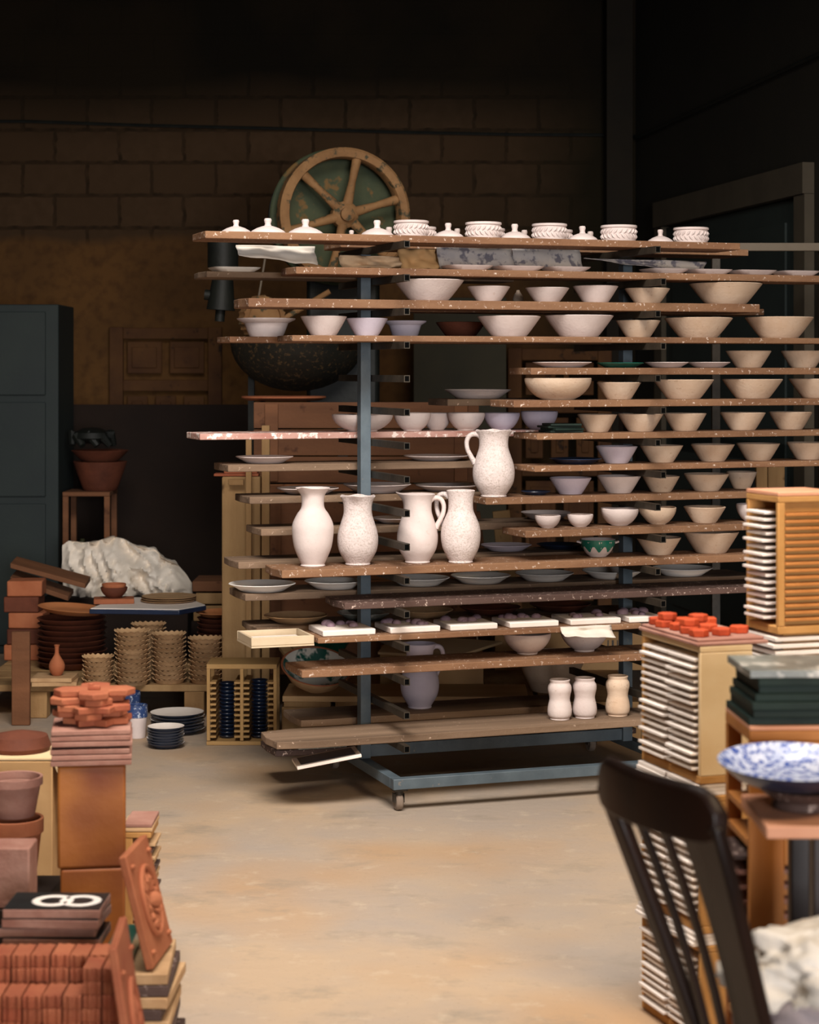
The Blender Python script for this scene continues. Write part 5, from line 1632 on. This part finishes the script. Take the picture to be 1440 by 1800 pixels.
# leaning relief tiles
def leaning(BL, BR, TL, TR, th, label, mat, seed):
    BL, BR, TL, TR = map(Vector, (BL, BR, TL, TR))
    ex = BR-BL; ey = TL-BL; nn = ex.cross(ey).normalized()
    if nn.x < 0: nn = -nn
    r = thing('relief_plaque', BL, label, 'plaque', 'leaning relief plaques')
    MB().obox((0, 0, 0), ex, ey, -nn*th).build('plaque_slab', mat, r, bev=.003)
    def P(s, t, h=.0): return ex*s+ey*t+nn*h
    g = MB()
    pts = [P(.5+.30*math.cos(2*PI*i/28), .5+.30*math.sin(2*PI*i/28), .0035) for i in range(29)]
    g.tube(pts, .006, 8, caps=False)
    for i in range(12):
        t = 2*PI*i/12
        g.tube([P(.5+.12*math.cos(t), .5+.12*math.sin(t), .001), P(.5+.19*math.cos(t+.3), .5+.19*math.sin(t+.3), .006), P(.5+.25*math.cos(t), .5+.25*math.sin(t), .001)], [.003, .007, .003], 7)
    for sx in (.12, .88):
        for sy in (.12, .88):
            g.tube([P(sx-.05, sy, .001), P(sx, sy, .003), P(sx+.05, sy, .001)], [.003, .006, .003], 8)
    n = 14
    c = P(.5, .5, 0)
    for i in range(n):
        pass
    g.tube([P(.42, .5, .0), P(.5, .5, .010), P(.58, .5, .0)], [.006, .018, .006], 10)
    g.build('raised_ornament', mat, r, smooth=70)
    return r
zb_ = .306
Yl, Yr = 4.2, 4.40
BL = Vector((-.54, Yl, zb_)); BR = Vector((-.522, Yr, zb_)); TL = Vector((-.597, Yl-.01, zb_+.24)); TR = Vector((-.58, Yr-.01, zb_+.24))
leaning(BL, BR, TL, TR, .017, 'reddish terracotta plaque with raised ornament leaning beside the brown blocks', m_terra, 1)
# what it stands on: a pile of thin tiles with a green box
pz = .0008
for i in range(12):
    o = MB().box((0, 0, .0115), (.13, .26, .023)).build('thin_slab', m_biscuit if i % 2 else m_board_dark, loc=(-.575+.007*math.sin(i*2.2), 4.32, pz), rotz=.05*math.sin(i*1.3), bev=.002)
    tag(o, 'thin grey-brown slab, %s in the pile under the leaning plaque' % ('lowest' if i == 0 else 'topmost' if i == 11 else nth(i)+' from bottom'), 'slab', 'slabs under the leaning plaque')
    pz += .0249
tag(MB().box((0, 0, .02), (.05, .2, .04)).build('green_box', m_greenglaze, loc=(-.622, 4.32, pz+.0002), bev=.003), 'small green glazed box behind the foot of the leaning plaque', 'box')
# low bench carrying tiles and bricks
YT = 3.9
zt = zy(1850, 3.84)
tx0, tx1 = -1.02, -.562
tb = thing('low_table', ((tx0+tx1)/2, 3.9, .0008), 'low wooden table in the left foreground under the bricks', 'table')
MB().box((0, 0, zt-.015), (tx1-tx0, .50, .028)).build('tabletop', m_plank, tb, bev=.003)
for x in (-.2, .2):
    for y in (-.2, .2):
        MB().box((x, y, (zt-.0295)/2), (.05, .05, zt-.0295)).build('leg', m_plank, tb, bev=.003)
zt += .0014
# black number tiles stack at the back of that table
yb = 4.26
xl, xr = at(12, 1600, yb).x, at(182, 1600, yb).x
topz = zy(1588, yb)
z = .0008
hh = topz-z
tag(MB().box((0, 0, (hh-.085)/2), (xr-xl-.02, .11, hh-.085)).build('dark_tile_box', m_black, loc=((xl+xr)/2-.008, yb+.035, z), bev=.003), 'black box under the black and white number tiles', 'box')
z += hh-.085+.0006
for i in range(4):
    last = i == 3
    r = thing('number_tile', ((xl+xr)/2-.006*(3-i if i % 2 else 0), yb+.03+.006*math.sin(i*2), z), '', '', rotz=.03*math.sin(i*2.2)-.03)
    tt = .0845/4-.001
    MB().box((0, 0, tt/2-.001), (xr-xl, .135, tt-.002)).build('tile_slab', m_pinktile, r, bev=.0015)
    MB().box((0, 0, tt-.001), (xr-xl-.002, .133, .0019)).build('black_face', m_black, r)['label'] = 'black glazed face'
    if i == 3:
        g = MB()
        for cx in (-.030, .030):
            pts = [(cx+.02+.036*math.cos(2*PI*j/24), .036*math.sin(2*PI*j/24), tt+.0006) for j in range(25)]
            g.tube(pts, .0105, 6, caps=False)
        mk = g.build('white_numeral', m_whitetile, r, smooth=60); mk.scale = (1, 1, .12); mk.location = (0, 0, tt*.88)
        mk['label'] = 'white figure eight'
    tag(r, 'black tile%s, %s of the dark stack at the lower left' % (' with a white figure eight' if i == 3 else '', ('lowest', 'second', 'third', 'topmost')[i]), 'tile', 'black tiles at the lower left')
    z += tt+.0008
# topmost: another tile shifted back with a white figure
# wavy orange bricks
def brick_mesh(w_, d, h):
    p = []
    n = 12
    for i in range(n+1): p.append((-w_/2+w_*i/n, -d/2+.0035*math.sin(i/n*4*PI)))
    for i in range(n+1): p.append((w_/2-w_*i/n, d/2+.0035*math.sin((1-i/n)*4*PI)))
    return MB().prism(p, 0, h)
bw_, bd, bh = .036, .078, .0262
bk = brick_mesh(bw_, bd, bh)
proto = None
def bricks(xs, Y, ztop_rows, lab):
    global proto
    for ci, x in enumerate(xs):
        for k in range(ztop_rows):
            if proto is None:
                proto = bk.build('wavy_brick', m_terra_o, bev=.0025); o = proto
            else: o = copy_tree(proto)
            o.location = (x+random.uniform(-.0006, .0006), Y+random.uniform(-.003, .003), zt+k*(bh+.0006)); o.rotation_euler = (0, 0, random.uniform(-.02, .02))
            tag(o, 'wavy orange brick, column %s from left, %s, %s row' % (nth(ci), 'top' if k == ztop_rows-1 else 'bottom' if k == 0 else 'layer '+nth(k), lab), 'brick', 'wavy orange bricks on the low table')
xr_ = at(203, 1690, 3.98).x
hb = round((zy(1668, 4.06)-zt)/(bh+.0006))
hf = round((zy(1735, 3.975)-zt)/(bh+.0006))
cols = [xr_-.0395*i for i in range(7)][::-1]
bricks(cols, 4.06, hb, 'back')
bricks(cols[5:], 3.97, hb, 'front right')
bricks(cols[:5], 3.97, hf, 'front left')
# second leaning plaque, nearer
zb2 = zt
BL = Vector((-.478, 3.62, zb2-.02)); BR = Vector((-.487, 3.86, zb2-.02)); TL = Vector((-.555, 3.62, zb2+.135)); TR = Vector((-.561, 3.86, zb2+.135))
leaning(Vector((-.4675, 3.64, .05)), Vector((-.479, 3.86, .05)), Vector((-.548, 3.72, zy(1645, 3.8))), Vector((-.553, 3.94, zy(1640, 3.95))), .016, 'orange terracotta plaque leaning against the brick stack at lower left', m_terra_o, 2)
# pots and boxes cut by the left edge
def clay_pot(px, ytop, Y, R, H, lb, mat, zb_):
    r = thing('clay_pot', (at(px, 0, Y).x, Y, zb_), lb, 'pot', 'pots at the left edge')
    MB().lathe([(0, 0), (R*.7, 0), (R*.72, .004), (R*.92, H*.78), (R*.9, H*.8), (R*.84, H*.78), (R*.64, .012), (0, .01)], 40).build('pot_body', mat, r)
    MB().lathe([(R*.93, H*.775), (R*1.0, H*.79), (R*1.0, H*.99), (R*.97, H), (R*.9, H*.99), (R*.88, H*.805)], 40).build('pot_collar', mat, r)
zsup = zy(1580, 4.9)
tag(MB().box((0, 0, (zsup-.001)/2), (.3, .2, zsup-.001)).build('supply_box', m_darkpanel, loc=(at(22, 0, 5).x-.045, 5.03, .0008), bev=.003), 'dark box under the clay pots at the left edge', 'box')
clay_pot(24, 1450, 5.02, .075, zy(1440, 5.0)-zsup, 'lower of two pinkish clay pots at the left edge', m_terra, zsup+.0006)
clay_pot(26, 1380, 5.02, .07, zy(1372, 5.0)-zy(1442, 5.0), 'upper of two pinkish clay pots at the left edge', m_pinktile, zy(1438, 5.0)+.002)
q = at(70, 1340, 5.3)
cbx = thing('cardboard_box', (q.x-.12, 5.42, .0008), 'open cardboard box with pale flaps at the left edge', 'box')
zc = q.z
MB().box((0, 0, zc/2-.0), (.3, .2, zc-.004)).build('carton_body', m_card, cbx, bev=.003)
MB().obox((-.15, -.1, zc+.001), (.33, 0, 0), (0, .2, .0), (0, 0, .004)).build('carton_flap', m_cream, cbx)
MB().obox((.152, -.1, zc-.004), (.05, 0, -.13), (0, .16, 0), (.004, 0, .001)).build('carton_flap', m_cream, cbx)
q = at(36, 1318, 5.45)
tag(MB().lathe([(0, 0), (.08, 0), (.085, .012), (.075, .04), (.03, .05), (0, .052)], 40).build('brown_dish', m_terra_d, loc=(q.x, 5.44, zc+.0065)), 'dark brown round upturned dish lying on the cardboard box at left', 'dish')
tag(MB().box((0, 0, .07), (.1, .1, .14)).build('pinkish_block', m_pinktile, loc=(at(18, 1580, 4.6).x, 4.62, zy(1592, 4.6)), bev=.004), 'pinkish clay block at the left edge beside the brown blocks', 'block')
o = bpy.data.objects['pinkish_block']; zz = o.location.z; 
tag(MB().box((0, 0, (zz-.002)/2), (.12, .12, zz-.002)).build('plinth_block', m_darkpanel, loc=(o.location.x, 4.62, .0008)), 'dark plinth under the pinkish clay block', 'block')
